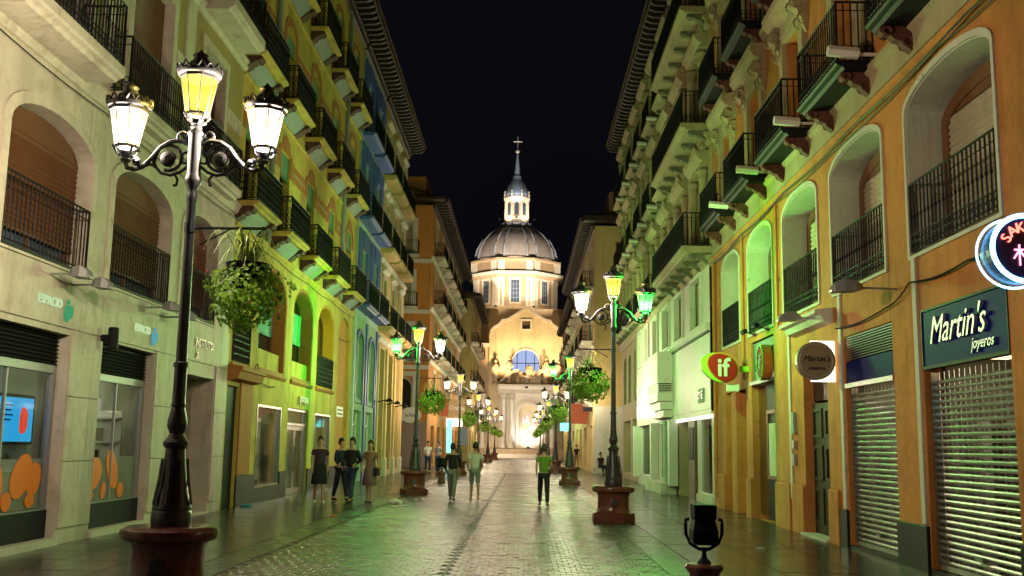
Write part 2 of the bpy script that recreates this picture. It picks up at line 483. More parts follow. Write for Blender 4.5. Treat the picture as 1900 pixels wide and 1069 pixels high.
def piece(mb, x0, x1, y0, y1, z=0.0, c=0.008, d=0.016):
    a = [mb.p(x, y, z - d) for x, y in ((x0, y0), (x1, y0), (x1, y1), (x0, y1))]
    b = [mb.p(x, y, z) for x, y in ((x0+c, y0+c), (x1-c, y0+c), (x1-c, y1-c), (x0+c, y1-c))]
    for k in range(4): mb.f.append([a[k], a[(k+1) % 4], b[(k+1) % 4], b[k]])
    mb.f.append(b)
SW, SLN, NC = 0.1555, 0.215, 36
sett_p = MB(); piece(sett_p, -SW/2+0.002, SW/2-0.002, -SLN/2+0.0025, SLN/2-0.0025, 0, 0.006, 0.010)
sett_p = proto(sett_p, 'sett', SETT)
rest = MB()
row = 0
yy = 6.3
while yy < 62:
    for c in range(NC + 1):
        sh = SW/2 if row % 2 else 0.0
        x = -3.70 + c * SW + SW/2 - sh
        if (c == NC and not sh) or (c == 0 and sh): continue
        oy = random.uniform(-0.004, 0.004)
        yc = yy + SLN/2 + oy
        dz = random.uniform(-0.003, 0.003)
        if abs(x + 0.965) < 0.03: continue
        if 12.2 <= yy < 12.2 + 8 * SLN:
            o = clone(sett_p, pave, (x, yc, dz), random.uniform(-0.004, 0.004))
            o.rotation_euler.x = random.uniform(-0.004, 0.004); o.rotation_euler.y = random.uniform(-0.008, 0.008)
        else:
            piece(rest, x-SW/2+0.002, x+SW/2-0.002, yc-SLN/2+0.0025, yc+SLN/2-0.0025, dz, 0.006, 0.010)
    yy += SLN; row += 1
o = rest.build('setts', SETT, pave); o['kind'] = 'stuff'
slot = MB().box(-0.985, -0.945, 6.3, 62, -0.01, 0.004)
slot.build('drain_slot', DARK, pave)
for x_, y_ in ((-0.95, 41.5), (-0.965, 30.6)):
    MB().box(x_-0.22, x_+0.22, y_-0.3, y_+0.3, -0.01, 0.006).build('drain_cover', DARK, pave)

def slab_proto(w, l, mat, name):
    m = MB(); piece(m, -w/2+0.005, w/2-0.005, -l/2+0.005, l/2-0.005, 0, 0.002, 0.02)
    return proto(m, name, mat)
for x0, x1, bx0, bx1 in ((-7.1, -4.22, -4.21, -3.705), (2.41, 5.5, 1.905, 2.40)):
    w = (x1 - x0) / 3
    pl = slab_proto(w, 1.1, FLAG, 'paving_slab'); pd = slab_proto(w, 0.5, FLAGD, 'paving_slab'); pb = slab_proto(bx1-bx0, 1.1, BORDER, 'border_slab')
    far = MB(); farb = MB(); y = 8.0; k = 0
    while y < 61:
        dark = (k % 5 == 4); ln = 0.5 if dark else 1.1
        for c in range(3):
            st = 0 if (c % 2 == 0 or dark) else 0
            if y < 44:
                o = clone(pd if dark else pl, pave, (x0 + (c+.5)*w, y + ln/2, 0.004 + random.uniform(-0.0015, 0.0015)))
                o.rotation_euler.x = random.uniform(-0.0015, 0.0015); o.rotation_euler.y = random.uniform(-0.0015, 0.0015)
            else: piece(far, x0+c*w+0.003, x0+(c+1)*w-0.003, y+0.003, y+ln-0.003, 0.004, 0.004, 0.02)
        y += ln; k += 1
    y = 8.0
    while y < 61:
        if y < 44: clone(pb, pave, ((bx0+bx1)/2, y + 0.55, 0.005))
        else: piece(farb, bx0+0.003, bx1-0.003, y+0.003, y+1.097, 0.005, 0.004, 0.02)
        y += 1.1
    o = far.build('slabs', FLAG, pave); o['kind'] = 'stuff'
    o = farb.build('border_slabs', BORDER, pave); o['kind'] = 'stuff'

# ------------------------------------------------------------------ facade kit
def rail(mb, L, proj, h, style='plain', sp=0.115, sides=True, z0=0.0):
    """iron railing round a balcony; front runs along y from -L/2 to L/2 at o = proj"""
    e = proj - 0.04
    def run(p0, p1):
        d = Vector(p1) - Vector(p0); n = max(1, int(d.length / sp)); u = d.normalized()
        for z, r in ((h, 0.020), (h - 0.14, 0.009), (0.07, 0.012), (0.02, 0.010)):
            mb.tube([(p0[0], p0[1], z0+z), (p1[0], p1[1], z0+z)], r, 4)
        for k in range(n + 1):
            q = Vector(p0) + d * (k / n)
            mb.tube([(q.x, q.y, z0+0.02), (q.x, q.y, z0+h)], (0.014 if style != 'plain' else 0.011) if k % n else 0.02, 4)
            if style == 'knop' : mb.ball((q.x, q.y, z0+h*0.52), 0.024, 6, 1.5)
        if style == 'ornate':
            for k in range(n):
                q = Vector(p0) + d * ((k + .5) / n)
                for zz, rr in ((0.14, 0.048), (0.30, 0.05), (0.47, 0.05), (0.62, 0.045), (h-0.07, 0.045)):
                    mb.tube([(q.x + u.x*rr*math.cos(t*PI/3), q.y + u.y*rr*math.cos(t*PI/3), z0+zz + rr*1.35*math.sin(t*PI/3)) for t in range(6)], 0.013, 3, True)
        if style in ('band', 'knop'):
            for k in range(n):
                q = Vector(p0) + d * ((k + .5) / n); rr = 0.05
                for zz in (0.12, 0.22):
                    mb.tube([(q.x + u.x*rr*math.cos(t*PI/3), q.y + u.y*rr*math.cos(t*PI/3), z0+zz + rr*math.sin(t*PI/3)) for t in range(6)], 0.011, 3, True)
    run((e, -L/2+0.04, 0), (e, L/2-0.04, 0))
    if sides and proj > 0.12:
        run((0.0, -L/2+0.04, 0), (e, -L/2+0.04, 0)); run((0.0, L/2-0.04, 0), (e, L/2-0.04, 0))
    return mb

def scroll_bracket(mb, y0, y1, d, h):
    """carved console: quarter-round profile under a balcony, top at z=0"""
    prof = [(0, 0), (d, 0), (d, -h*0.22), (d*0.90, -h*0.34), (d*0.72, -h*0.36), (d*0.60, -h*0.52), (d*0.42, -h*0.60), (d*0.30, -h*0.82), (d*0.12, -h), (0, -h)]
    mb.oz(prof, y0, y1)
    ym = (y0+y1)/2
    for (o, z, r) in ((d*0.80, -h*0.2, h*0.16), (d*0.22, -h*0.62, h*0.2)):
        for sgn in (y0-0.012, y1+0.012):
            mb.tube([(o + r*math.cos(t*PI/4), sgn, z + r*math.sin(t*PI/4)) for t in range(8)], 0.022, 4, True)
    return mb

def balcony_proto(s, L, proj, thk=0.18, h=1.0, style='plain', slabm=None, brm=None, brk=(0.5, 0.42), nb=2, under=None, railm=None, bw=0.16):
    m = MB(0, s)
    m.oz([(0, -thk), (proj-0.14, -thk), (proj-0.10, -thk+0.05), (proj-0.03, -thk+0.07), (proj, -thk+0.10), (proj, 0), (0, 0)], -L/2, L/2)
    b = proto(m, 'balcony', slabm)
    r = proto(rail(MB(0, s), L, proj, h, style), 'railing', railm or IRON); kid(b, r)
    if brm:
        for k in range(nb):
            yc = (-L/2 + 0.22) + k * (L - 0.44) / max(1, nb-1) if nb > 1 else 0
            mm = MB(0, s); scroll_bracket(mm, yc - bw/2, yc + bw/2, brk[0], brk[1]); mm.v = [(a, c, z - thk) for a, c, z in mm.v]
            kid(b, proto(mm, 'bracket', brm))
    if under:
        kid(b, proto(MB(0, s).oz([(0, -thk-0.02), (proj*0.62, -thk-0.02), (proj*0.5, -thk-0.09), (0, -thk-0.34)], -L/2+0.42, L/2-0.42), 'corbel', under))
    return b

def window_proto(s, w, h, rise=0, depth=0.22, fm=None, pm=None, blind=None, bh=0.5, double=True, transom=None, blind_o=None, fw=0.07, name='window', slat=0.055, tym=None):
    """window or French door; frame mesh with panes and an optional roller blind as children; z from 0"""
    m = MB(0, s)
    out = outline(-w/2, w/2, 0, h, rise); inn = inset(-w/2, w/2, 0, h, rise, fw)
    m.ring(out, inn, -depth-0.06, -depth+0.02)
    if double: m.box(-depth-0.05, -depth+0.015, -0.045, 0.045, fw, h - fw - rise*0.0)
    if transom: m.box(-depth-0.05, -depth+0.017, -w/2+fw, w/2-fw, transom-0.03, transom+0.03)
    f = proto(m, name, fm)
    n = MB(0, s)
    halves = ((-w/2+fw, -0.045), (0.045, w/2-fw)) if (double and not rise) else ((-w/2+fw*0.5, w/2-fw*0.5),)
    for a, b in halves:
        zs = [(fw, h-fw)] if (not transom or rise) else [(fw, transom-0.03), (transom+0.03, h-fw)]
        for za, zb in zs:
            q = MB(0, s)
            if rise: q.f.append([q.p(-depth-0.03, y, z) for y, z in inset(-w/2, w/2, 0, h, rise, fw*0.6)])
            else: q.box(-depth-0.04, -depth-0.03, a, b, za, zb)
            kid(f, proto(q, 'pane', pm or PANE))
    if tym: kid(f, proto(MB(0, s).yz(outline(-w/2+0.02, w/2-0.02, h-rise*0.85, h-0.02, rise*0.83), -depth-0.025, -depth+0.0), 'tympanum', tym))
    if blind:
        q = MB(0, s); ob = -depth + 0.03 if blind_o is None else blind_o
        z1 = h - (rise*0.8 if rise else 0.02); zz = z1; st = slat; z0 = h*(1-bh)
        while zz - st > z0:
            q.face([(ob, -w/2+0.03, zz), (ob, w/2-0.03, zz), (ob+st*0.3, w/2-0.03, zz-st*0.75), (ob+st*0.3, -w/2+0.03, zz-st*0.75)])
            q.face([(ob+st*0.3, -w/2+0.03, zz-st*0.75), (ob+st*0.3, w/2-0.03, zz-st*0.75), (ob, w/2-0.03, zz-st), (ob, -w/2+0.03, zz-st)])
            zz -= st
        q.box(ob, ob+0.03, -w/2+0.03, w/2-0.03, zz-0.05, zz)
        kid(f, proto(q, 'roller_blind', blind))
    return f

def shop_room(parent, X, s, y0, y1, z0, z1, depth, light=None, lm=None, shelves=True):
    """lit room behind a shop window"""
    m = MB(X, s)
    m.face([(-0.3, y0, z0), (-depth, y0, z0), (-depth, y0, z1), (-0.3, y0, z1)])
    m.face([(-0.3, y1, z0), (-depth, y1, z0), (-depth, y1, z1), (-0.3, y1, z1)])
    m.face([(-depth, y0, z0), (-depth, y1, z0), (-depth, y1, z1), (-depth, y0, z1)])
    m.face([(-0.3, y0, z1), (-depth, y0, z1), (-depth, y1, z1), (-0.3, y1, z1)])
    r = m.build('interior', INNER, parent)
    MB(X, s).box(-depth, -0.3, y0, y1, z0-0.02, z0+0.002).build('interior_floor', INNERF, r)
    if light:
        for k in range(light):
            yc = y0 + (k + .5) * (y1-y0) / light
            MB(X, s).box(-depth*0.62, -depth*0.35, yc-0.16, yc+0.16, z1-0.06, z1-0.012).build('ceiling_light', lm or E_WARM, r)
    if shelves:
        for k in range(3):      # racks standing along the far side wall
            oa = -0.55 - k*(depth-0.9)/3; ob_ = oa - (depth-0.9)/3 + 0.12
            rk = MB(X, s).box(ob_, oa, y1-0.30, y1-0.27, z0, z0+2.0)
            for zz in (0.05, 0.5, 0.95, 1.4, 1.85): rk.box(ob_, oa, y1-0.48, y1-0.271, z0+zz, z0+zz+0.03)
            rk.box(ob_-0.02, ob_, y1-0.5, y1-0.27, z0, z0+2.0)
            rk = rk.build('rack', SHELF if k % 2 else WPAINT, r)
            gg = MB(X, s)
            for zz in (0.08, 0.53, 0.98, 1.43):
                oo = ob_ + 0.05
                while oo < oa - 0.12:
                    wq = random.uniform(0.06, 0.18)
                    if random.random() < 0.8: gg.box(oo, oo+wq, y1-0.45, y1-0.30, z0+zz+0.002, z0+zz+random.uniform(0.10, 0.36))
                    oo += wq + random.uniform(0.01, 0.08)
            o_ = gg.build('goods', random.choice([ORANGED, TEALC, WOOD, WPAINT, DARK, ORANGEP]), rk); o_['kind'] = 'stuff'
        for zz in (z0+0.55, z0+1.1, z0+1.6):
            if zz < z1 - 0.4:
                MB(X, s).box(-depth+0.02, -depth+0.36, y0+0.15, y1-0.15, zz, zz+0.035).build('shelf', SHELF, r)
        g = MB(X, s)
        for zz in (z0, z0+0.585, z0+1.135, z0+1.635):
            if zz > z1 - 0.45: continue
            yq = y0 + 0.2
            while yq < y1 - 0.4:
                wq = random.uniform(0.08, 0.26)
                if random.random() < 0.75: g.box(-depth+0.06, -depth+0.30, yq, yq+wq, zz+0.005, zz+random.uniform(0.12, 0.42))
                yq += wq + random.uniform(0.02, 0.12)
        o = g.build('goods', random.choice([SHELF, TEALC, WOOD]), r); o['kind'] = 'stuff'
    return r

def body(parent, X, s, y0, y1, z1, ops, mat, depth=0.3, back=9.0, z0=-0.02, top=True):
    """main wall sheet with openings, plus the building's other sides"""
    m = MB(X, s).wall(y0, y1, z0, z1, ops, depth)
    w = m.build('wall', mat, parent)
    q = MB(X, s)
    q.face([(0, y0, z0), (-back, y0, z0), (-back, y0, z1), (0, y0, z1)])
    q.face([(0, y1, z0), (-back, y1, z0), (-back, y1, z1), (0, y1, z1)])
    q.face([(-back, y0, z0), (-back, y1, z0), (-back, y1, z1), (-back, y0, z1)])
    if top: q.face([(0, y0, z1), (0, y1, z1), (-back, y1, z1), (-back, y0, z1)])
    q.build('side_wall', mat, parent)
    return w

def eave(parent, X, s, y0, y1, z, proj, mat=DARKWOOD, tile=ROOFT, sp=0.55, back=6.0, bm=None, rise=1.6):
    """projecting timber eave with a bracket under it every half metre and a tiled slope above"""
    m = MB(X, s).oz([(-0.3, z+0.28), (proj, z+0.28), (proj+0.03, z+0.36), (proj+0.03, z+0.44), (-0.3, z+0.5)], y0-0.15, y1+0.15)
    c = m.build('eave', mat, parent)
    MB(X, s).oz([(0.0, z-0.25), (0.10, z-0.22), (0.16, z-0.05), (0.22, z), (0.22, z+0.12), (0.0, z+0.12)], y0, y1).build('moulding', bm or mat, c)
    br = proto(MB(0, s).oz([(0.0, 0.27), (proj-0.06, 0.27), (proj-0.06, 0.16), (proj*0.75, 0.08), (0.26, 0.06), (0.23, -0.02), (0.0, -0.02)], -0.08, 0.08), 'eave_bracket', mat)
    n = int((y1-y0)/sp)
    for k in range(n+1):
        o = clone(br, c, (0, 0, 0)); o.location = Vector((X, y0 + 0.1 + k*(y1-y0-0.2)/n, z)) - ORIGIN[parent.name]
    t = MB(X, s); ny = int((y1-y0)/0.3)
    for k in range(ny):
        ya, yb = y0 - 0.15 + k*(y1-y0+0.3)/ny, y0 - 0.15 + (k+1)*(y1-y0+0.3)/ny; ym = (ya+yb)/2
        for a, b, za, zb in ((ya, ym, 0.0, 0.07), (ym, yb, 0.07, 0.0)):
            t.face([(proj+0.09, a, z+0.45+za), (proj+0.09, b, z+0.45+zb), (-back, b, z+0.45+rise+zb), (-back, a, z+0.45+rise+za)])
    t.build('roof', tile, parent)
    return c
def cornice(parent, X, s, y0, y1, z, prof, mat, name='cornice'):
    return MB(X, s).oz([(o, z+q) for o, q in prof], y0, y1).build(name, mat, parent)
BELT = [(0, 0), (0.05, 0.0), (0.10, 0.06), (0.12, 0.14), (0.16, 0.18), (0.16, 0.24), (0.0, 0.27)]
def pipe(parent, X, s, y, z0, z1, r=0.05, mat=None, o=0.07):
    m = MB(X, s).tube([(o, y, z0), (o, y, z1)], r, 8)
    for k in range(int((z1-z0)/2.2)):
        m.lathe([(r+0.012, z0+1+k*2.2), (r+0.012, z0+1.08+k*2.2)], o, y, 8)
    return m.build('downpipe', mat or GREYP, parent)
def cable(parent, X, s, pts, r=0.012, mat=None):
    P = []
    for (a, b) in zip(pts, pts[1:]):
        for t in range(5):
            u = t/5; P.append((a[0]+(b[0]-a[0])*u, a[1]+(b[1]-a[1])*u, a[2]+(b[2]-a[2])*u - 0.06*math.sin(PI*u)))
    P.append(pts[-1])
    return MB(X, s).tube(P, r, 4).build('cable', mat or DARK, parent)
# ================================================================== LEFT SIDE OF THE STREET (wall plane x = -7.1)
XL = -7.1
# ---- cream building with arched openings and shop windows
b1 = thing('cream_building', (XL, 16, 0), 'cream stone building with arched brown blinds over lit shop windows at the left edge', 'building')
arch1 = [(9.6, 12.4), (13.45, 16.2), (17.1, 20.0), (20.75, 23.1)]
ops = [(9.6, 12.3, 0.1, 3.2), (12.95, 15.86, 0.1, 3.2), (17.1, 19.6, 0.12, 3.25), (21.5, 23.45, -0.02, 3.0, 0, 0.9)]
ops += [(a, b, 4.2, 6.43, 0.48, 0.32) for a, b in arch1]
win2 = [(9.9, 11.9), (13.5, 15.5), (17.3, 19.3), (21.35, 22.9)]
ops += [(a, b, 7.45, 10.2) for a, b in win2] + [(a, b, 11.2, 13.8) for a, b in win2]
body(b1, XL, 1, 7.0, 24.4, 16.5, ops, CREAM)
# stone slabs facing the frieze and the piers
w_ = b1
def slab_row(y0, y1, z0, z1, step, o=0.0):
    n = max(1, round((y1-y0)/step)); st = (y1-y0)/n
    for k in range(n):
        MB(XL, 1).yz([(y0+k*st+0.006, z0), (y0+(k+1)*st-0.006, z0), (y0+(k+1)*st-0.006, z1), (y0+k*st+0.006, z1)], o+0.002, o+0.03).build('stone_slab', CREAM, b1)
slab_row(7.0, 24.4, 3.30, 4.14, 0.62)
for a, b in ((12.35, 12.9), (15.9, 17.06), (19.64, 21.46), (23.5, 24.38)):
    for z0, z1 in ((0.25, 1.25), (1.262, 2.25), (2.262, 3.288)):
        slab_row(a, b, z0, z1, 1.0)
for a, b in arch1:      # stone surround of each arch
    o1 = outline(a-0.16, b+0.16, 4.16, 6.60, 0.56); i1 = outline(a, b, 4.2, 6.43, 0.48)
    MB(XL, 1).ring(o1, i1, 0.001, 0.035).build('arch_surround', CREAM2, b1)
    f = window_proto(1, b-a-0.04, 2.2, 0.47, 0.30, WOOD, PANEB, BROWNB, 0.86, True, blind_o=-0.24, slat=0.085)
    o = clone(f, b1, (XL, (a+b)/2, 4.21))
    q = MB(0, 1); q.yz([(y, z) for y, z in outline(-(b-a)/2+0.05, (b-a)/2-0.05, 1.70, 2.18, 0.44)], -0.235, -0.225)
    kid_o = q.build('blind_top', BROWNB, None); kid_o.parent = o
    rl = rail(MB(XL, 1, (a+b)/2), b-a+0.02, 0.06, 1.02, 'plain', 0.12, False, 4.22)
    rl.box(0.0, 0.055, -(b-a)/2, (b-a)/2, 4.205, 4.235)
    rl.build('railing', IRON, b1)
cornice(b1, XL, 1, 7.0, 24.4, 7.08, BELT, CREAM2)
cornice(b1, XL, 1, 7.0, 24.4, 10.75, BELT, CREAM2)
# olive render field above the belt, with cream bands and window frames
fo = [(a-0.22, b+0.22, 7.36, 10.42) for a, b in win2]
MB(XL, 1).wall(7.0, 24.38, 7.36, 10.74, fo, 0.0, 0.012).build('render_field', OLIVE, b1)
MB(XL, 1).wall(7.0, 24.38, 11.03, 16.4, [(a-0.22, b+0.22, 11.1, 14.02) for a, b in win2], 0.0, 0.012).build('render_field', OLIVE, b1)
for z in (7.45, 11.2):
    for k, (a, b) in enumerate(win2):
        h = 2.75 if z < 8 else 2.6
        MB(XL, 1).ring(outline(a-0.22, b+0.22, z-0.02, z+h+0.2), outline(a, b, z, z+h), 0.0, 0.05).build('window_surround', CREAM2, b1)
        f = window_proto(1, b-a, h, 0, 0.2, WOOD, PANE, BROWNB if k < 3 else None, 0.97 if k < 3 else 0.3, True, 2.1)
        clone(f, b1, (XL, (a+b)/2, z))
for y in (12.7, 16.4, 20.3):
    MB(XL, 1).box(0.013, 0.06, y-0.26, y+0.26, 7.37, 10.72).build('pilaster', CREAM2, b1)
for (a, b) in ((16.7, 17.05), (19.6, 20.0), (20.6, 21.1), (23.15, 24.36)):
    MB(XL, 1).box(0.013, 0.045, a, b, 9.05, 9.4).build('belt_panel', CREAM2, b1)
bp = balcony_proto(1, 3.0, 0.72, 0.24, 1.02, 'knop', CREAM2)
clone(bp, b1, (XL, 13.95, 7.42)); clone(bp, b1, (XL, 10.3, 7.42))
bp = balcony_proto(1, 6.9, 0.42, 0.22, 0.98, 'knop', CREAM2)
clone(bp, b1, (XL, 19.9, 7.40))
bp = balcony_proto(1, 2.6, 0.75, 0.30, 1.0, 'knop', CREAM2)
for y in (22.2, 18.3, 14.5): clone(bp, b1, (XL, y, 11.15))
cable(b1, XL, 1, [(0.08, 12.2, 7.0), (0.08, 16.5, 6.98), (0.08, 20.2, 6.95), (0.08, 24.3, 6.97)])
FILM = M('pale_film', (0.75, 0.70, 0.58), 0.6, 0.1, 2, 0.0); FILM.node_tree.nodes['Principled BSDF'].inputs['Alpha'].default_value = 0.45
# shop fronts
for k, (a, b, rm) in enumerate(((12.95, 15.86, 1), (17.1, 19.6, 1))):
    sf = thing('shop_window_front', (XL, a, 0), ('glazed shop front with blue screen and orange decals at the left edge', 'glazed shop front with shelves and orange decals behind the near street lamp')[k], 'shop front', 'shop fronts of the cream building')
    lv = MB(XL, 1).box(-0.22, -0.2, a, b, 2.72, 3.22).build('louvre_panel', DARK, sf)
    z = 2.75
    while z < 3.2:
        MB(XL, 1).oz([(-0.19, z), (-0.14, z-0.025), (-0.135, z-0.018), (-0.19, z+0.012)], a+0.03, b-0.03).build('louvre_slat', DARK, lv)
        z += 0.06
    MB(XL, 1).ring(outline(a, b, 0.12, 2.72), outline(a+0.07, b-0.09, 0.55, 2.60), -0.26, -0.16).build('frame', ALU, sf)
    MB(XL, 1).box(-0.159, -0.13, a+0.02, b-0.02, 0.12, 0.53).build('base_panel', DARK, sf)
    MB(XL, 1).box(-0.15, 0.06, a-0.02, b+0.02, 0.0, 0.11).build('step', STONE_W, sf)
    MB(XL, 1).box(-0.222, -0.214, a+0.07, b-0.09, 0.55, 2.60).build('pane', SHOPG, sf)
    MB(XL, 1).box(-0.2225, -0.2222, a+0.08, b-0.1, 0.56, 1.30).build('film', FILM, sf)
    ym = (a+b)/2
    MB(XL, 1).box(-0.235, -0.19, ym-0.02, ym+0.02, 0.55, 2.60).build('mullion', ALU, sf)
    shop_room(sf, XL, 1, a-0.25, b+0.3, 0.14, 2.9, 3.4, 2, E_COOL)
    for q in range(3):
        yy = a + 0.7 + q*0.7
        MB(XL, 1).lathe([(0.045, 2.62), (0.06, 2.54), (0.05, 2.50)], -1.0, yy, 10).build('spotlight', E_SPOT if q == 2 else ALU, sf)
    # orange pebble-shaped decals on the glass
    blobs = [(2.55, 1.0, 0.34, 0.30, 0.1), (0.55, 1.02, 0.50, 0.34, 0.2), (1.35, 1.08, 0.42, 0.36, -0.3), (2.15, 1.05, 0.48, 0.36, 0.15), (0.45, 0.66, 0.22, 0.10, 0), (1.0, 0.72, 0.16, 0.16, 0.3), (1.75, 0.70, 0.25, 0.14, -0.1), (2.45, 0.68, 0.2, 0.12, 0)]
    for cy_, cz, ry, rz_, sk in blobs:
        if a + cy_ + ry > b: continue
        pts = []
        for t in range(20):
            an = 2*PI*t/20; rr = 1 + 0.10*math.sin(2*an+cy_*3)
            yv, zv = ry*0.62*rr*math.cos(an), rz_*0.9*rr*math.sin(an)
            pts.append((min(b-0.1, a + cy_ + yv + sk*zv), max(0.56, cz + zv)))
        dk_ = blobs.index((cy_, cz, ry, rz_, sk))*0.002
        MB(XL, 1).yz(pts, -0.2125, -0.211+dk_).build('decal', ORANGED, sf)
    text('ESPACIO', 'lettering', E_LETTER, sf, 0.20, face_mtx('L', XL+0.05, b-0.85, 3.62), 0.012)
    for (dy, dz, ry, rz_) in ((-0.26, -0.02, 0.09, 0.13), (-0.13, 0.02, 0.05, 0.10), (-0.24, 0.16, 0.03, 0.04)):
        MB(XL, 1).yz([(b + dy + ry*math.cos(t*PI/8), 3.53 + dz + rz_*math.sin(t*PI/8)) for t in range(16)], 0.035, 0.06).build('emblem', E_TEAL if k else E_GREEN, sf)
# wall screen hanging inside the first shop window
tv = thing('wall_screen', (XL, 14.9, 1.6), 'bright blue advertising screen behind the leftmost shop window', 'screen')
MB(XL, 1).bevbox(-0.40, -0.34, 14.2, 15.62, 1.50, 2.24, 0.01).build('bezel', DARK, tv)
MB(XL, 1).box(-0.339, -0.336, 14.25, 15.57, 1.55, 2.19).build('display', E_SCREEN, tv)
for k in range(4):
    MB(XL, 1).box(-0.3355, -0.334, 14.45, 14.95 - 0.05*(k % 2), 2.06-0.07*k, 2.085-0.07*k).build('text_line', E_SCREEND, tv)
MB(XL, 1).yz([(15.28 + 0.13*math.cos(t*PI/8) + 0.02*math.sin(t), 1.86 + 0.2*math.sin(t*PI/8)) for t in range(16)], -0.3355, -0.334).build('picture', EM('screen_red', (0.9, 0.06, 0.03), 1.2), tv)
MB(XL, 1).box(-0.24, -0.18, 9.6, 12.3, 0.1, 3.2).build('closed_shutter', ALU, b1)
# recessed doorway with bronze letters
dw = thing('recessed_doorway', (XL, 22.5, 0), 'deep stone doorway beside the cream building shop windows', 'doorway')
MB(XL, 1).box(-0.98, -0.92, 21.5, 23.45, 0, 3.0).build('door_leaf', DARK, dw)
MB(XL, 1).box(-0.918, -0.88, 22.4, 22.46, 0.0, 3.0).build('door_stile', ALU, dw)
MB(XL, 1).box(-0.9, 0.05, 21.42, 23.5, 0.0, 0.06).build('step', STONE_W, dw)
text('INSTITUTO', 'lettering', GOLD, dw, 0.25, face_mtx('L', XL+0.045, 22.45, 3.70), 0.012)
text('25', 'house_number', GOLD, dw, 0.2, face_mtx('L', XL+0.045, 22.0, 3.42), 0.012)

# ---- yellow building with rows of wrought-iron balconies
b2 = thing('yellow_building', (XL, 33, 0), 'yellow building with rows of iron balconies and terracotta painted trim', 'building')
BAY2 = [25.5, 29.15, 32.85, 36.6, 40.35]
ops = [(24.55, 25.6, -0.02, 2.95, 0, 0.5), (27.4, 30.15, 0.4, 2.6), (31.05, 34.0, -0.02, 2.65), (35.0, 37.8, 0.4, 2.6)]
A2 = [(24.7, 26.45), (27.0, 30.3), (31.15, 34.15), (34.95, 38.05)]
ops += [(a, b, 3.5, 6.48, 0.85, 0.5) for a, b in A2] + [(38.9, 41.6, 0.0, 6.5, 0.85, 0.12)]
DW = 0.60
FL = [7.45, 11.3, 15.05]
for i, z in enumerate(FL):
    ops += [(c-DW, c+DW, z, z+2.55, 0.35 if i == 1 else 0) for c in BAY2]
body(b2, XL, 1, 24.42, 42.2, 18.8, ops, YELLOW)
for k, (a, b) in enumerate(A2):
    # painted terracotta lining of the deep arch, its sill, parapet and window
    i1 = outline(a+0.02, b-0.02, 3.52, 6.46, 0.83); i2 = outline(a+0.10, b-0.10, 3.6, 6.38, 0.78)
    MB(XL, 1).ring(i1, i2, -0.49, -0.012).build('arch_lining', ORANGEP if k == 3 else TERRA, b2)
    f = window_proto(1, b-a-0.2, 2.2, 0.75, 0.42, WOOD, PANE, None, 0, True)
    o = clone(f, b2, (XL, (a+b)/2, 4.15))
    MB(XL, 1).box(-0.40, -0.14, a+0.1, b-0.1, 3.6, 4.12).build('parapet', YELLOW if k else TERRA, b2)
    MB(XL, 1).oz([(-0.3, 3.5), (0.06, 3.5), (0.08, 3.44), (0.03, 3.38), (0.0, 3.36), (0.0, 3.49), (-0.3, 3.49)], a-0.06, b+0.06).build('sill', TERRA, b2)
    if k in (1, 2):
        q = MB(XL, 1); n = 26
        for j in range(n):
            ya, yb = a+0.22 + j*(b-a-0.44)/n, a+0.22 + (j+1)*(b-a-0.44)/n
            oa, ob = -0.385+0.02*math.sin(j*1.3), -0.385+0.02*math.sin((j+1)*1.3)
            q.face([(oa, ya, 4.55 + 0.25*k*0.4), (ob, yb, 4.55 + 0.25*k*0.4), (ob, yb, 5.75), (oa, ya, 5.75)])
        q.build('curtain', TEALC, b2)
    if k in (0, 3):
        rail(MB(XL, 1, (a+b)/2), b-a-0.16, 0.05, 1.05, 'ornate', 0.12, False, 3.55).build('railing', IRON, b2)
# orange niche bay at the far end
MB(XL, 1).yz(outline(38.9, 41.6, 0.75, 6.5, 0.85), -0.119, -0.10).build('niche_panel', ORANGEP, b2)
MB(XL, 1).box(-0.10, -0.07, 38.95, 41.55, 0.0, 0.74).build('niche_base', PLINTH, b2)
MB(XL, 1).box(0.002, 0.05, 25.62, 26.75, 0.78, 3.36).build('terracotta_pilaster', TERRA, b2)
MB(XL, 1).oz([(0.0, 3.05), (0.25, 3.1), (0.32, 3.28), (0.36, 3.3), (0.36, 3.4), (0.0, 3.44)], 24.5, 26.8).build('door_cornice', TERRA, b2)
MB(XL, 1).box(-0.14, -0.08, 24.55, 25.6, 0, 2.95).build('dark_door', DARK, b2)
for (a, b) in ((25.62, 27.38), (27.38, 30.17), (30.17, 31.0), (34.05, 34.95), (34.97, 37.82), (37.83, 38.85), (41.63, 42.18)):
    z1 = 0.38 if (a in (27.38, 34.97)) else 0.76
    MB(XL, 1).box(0.0025, 0.045, a+0.003, b-0.003, 0.0, z1).build('plinth_block', PLINTH, b2)
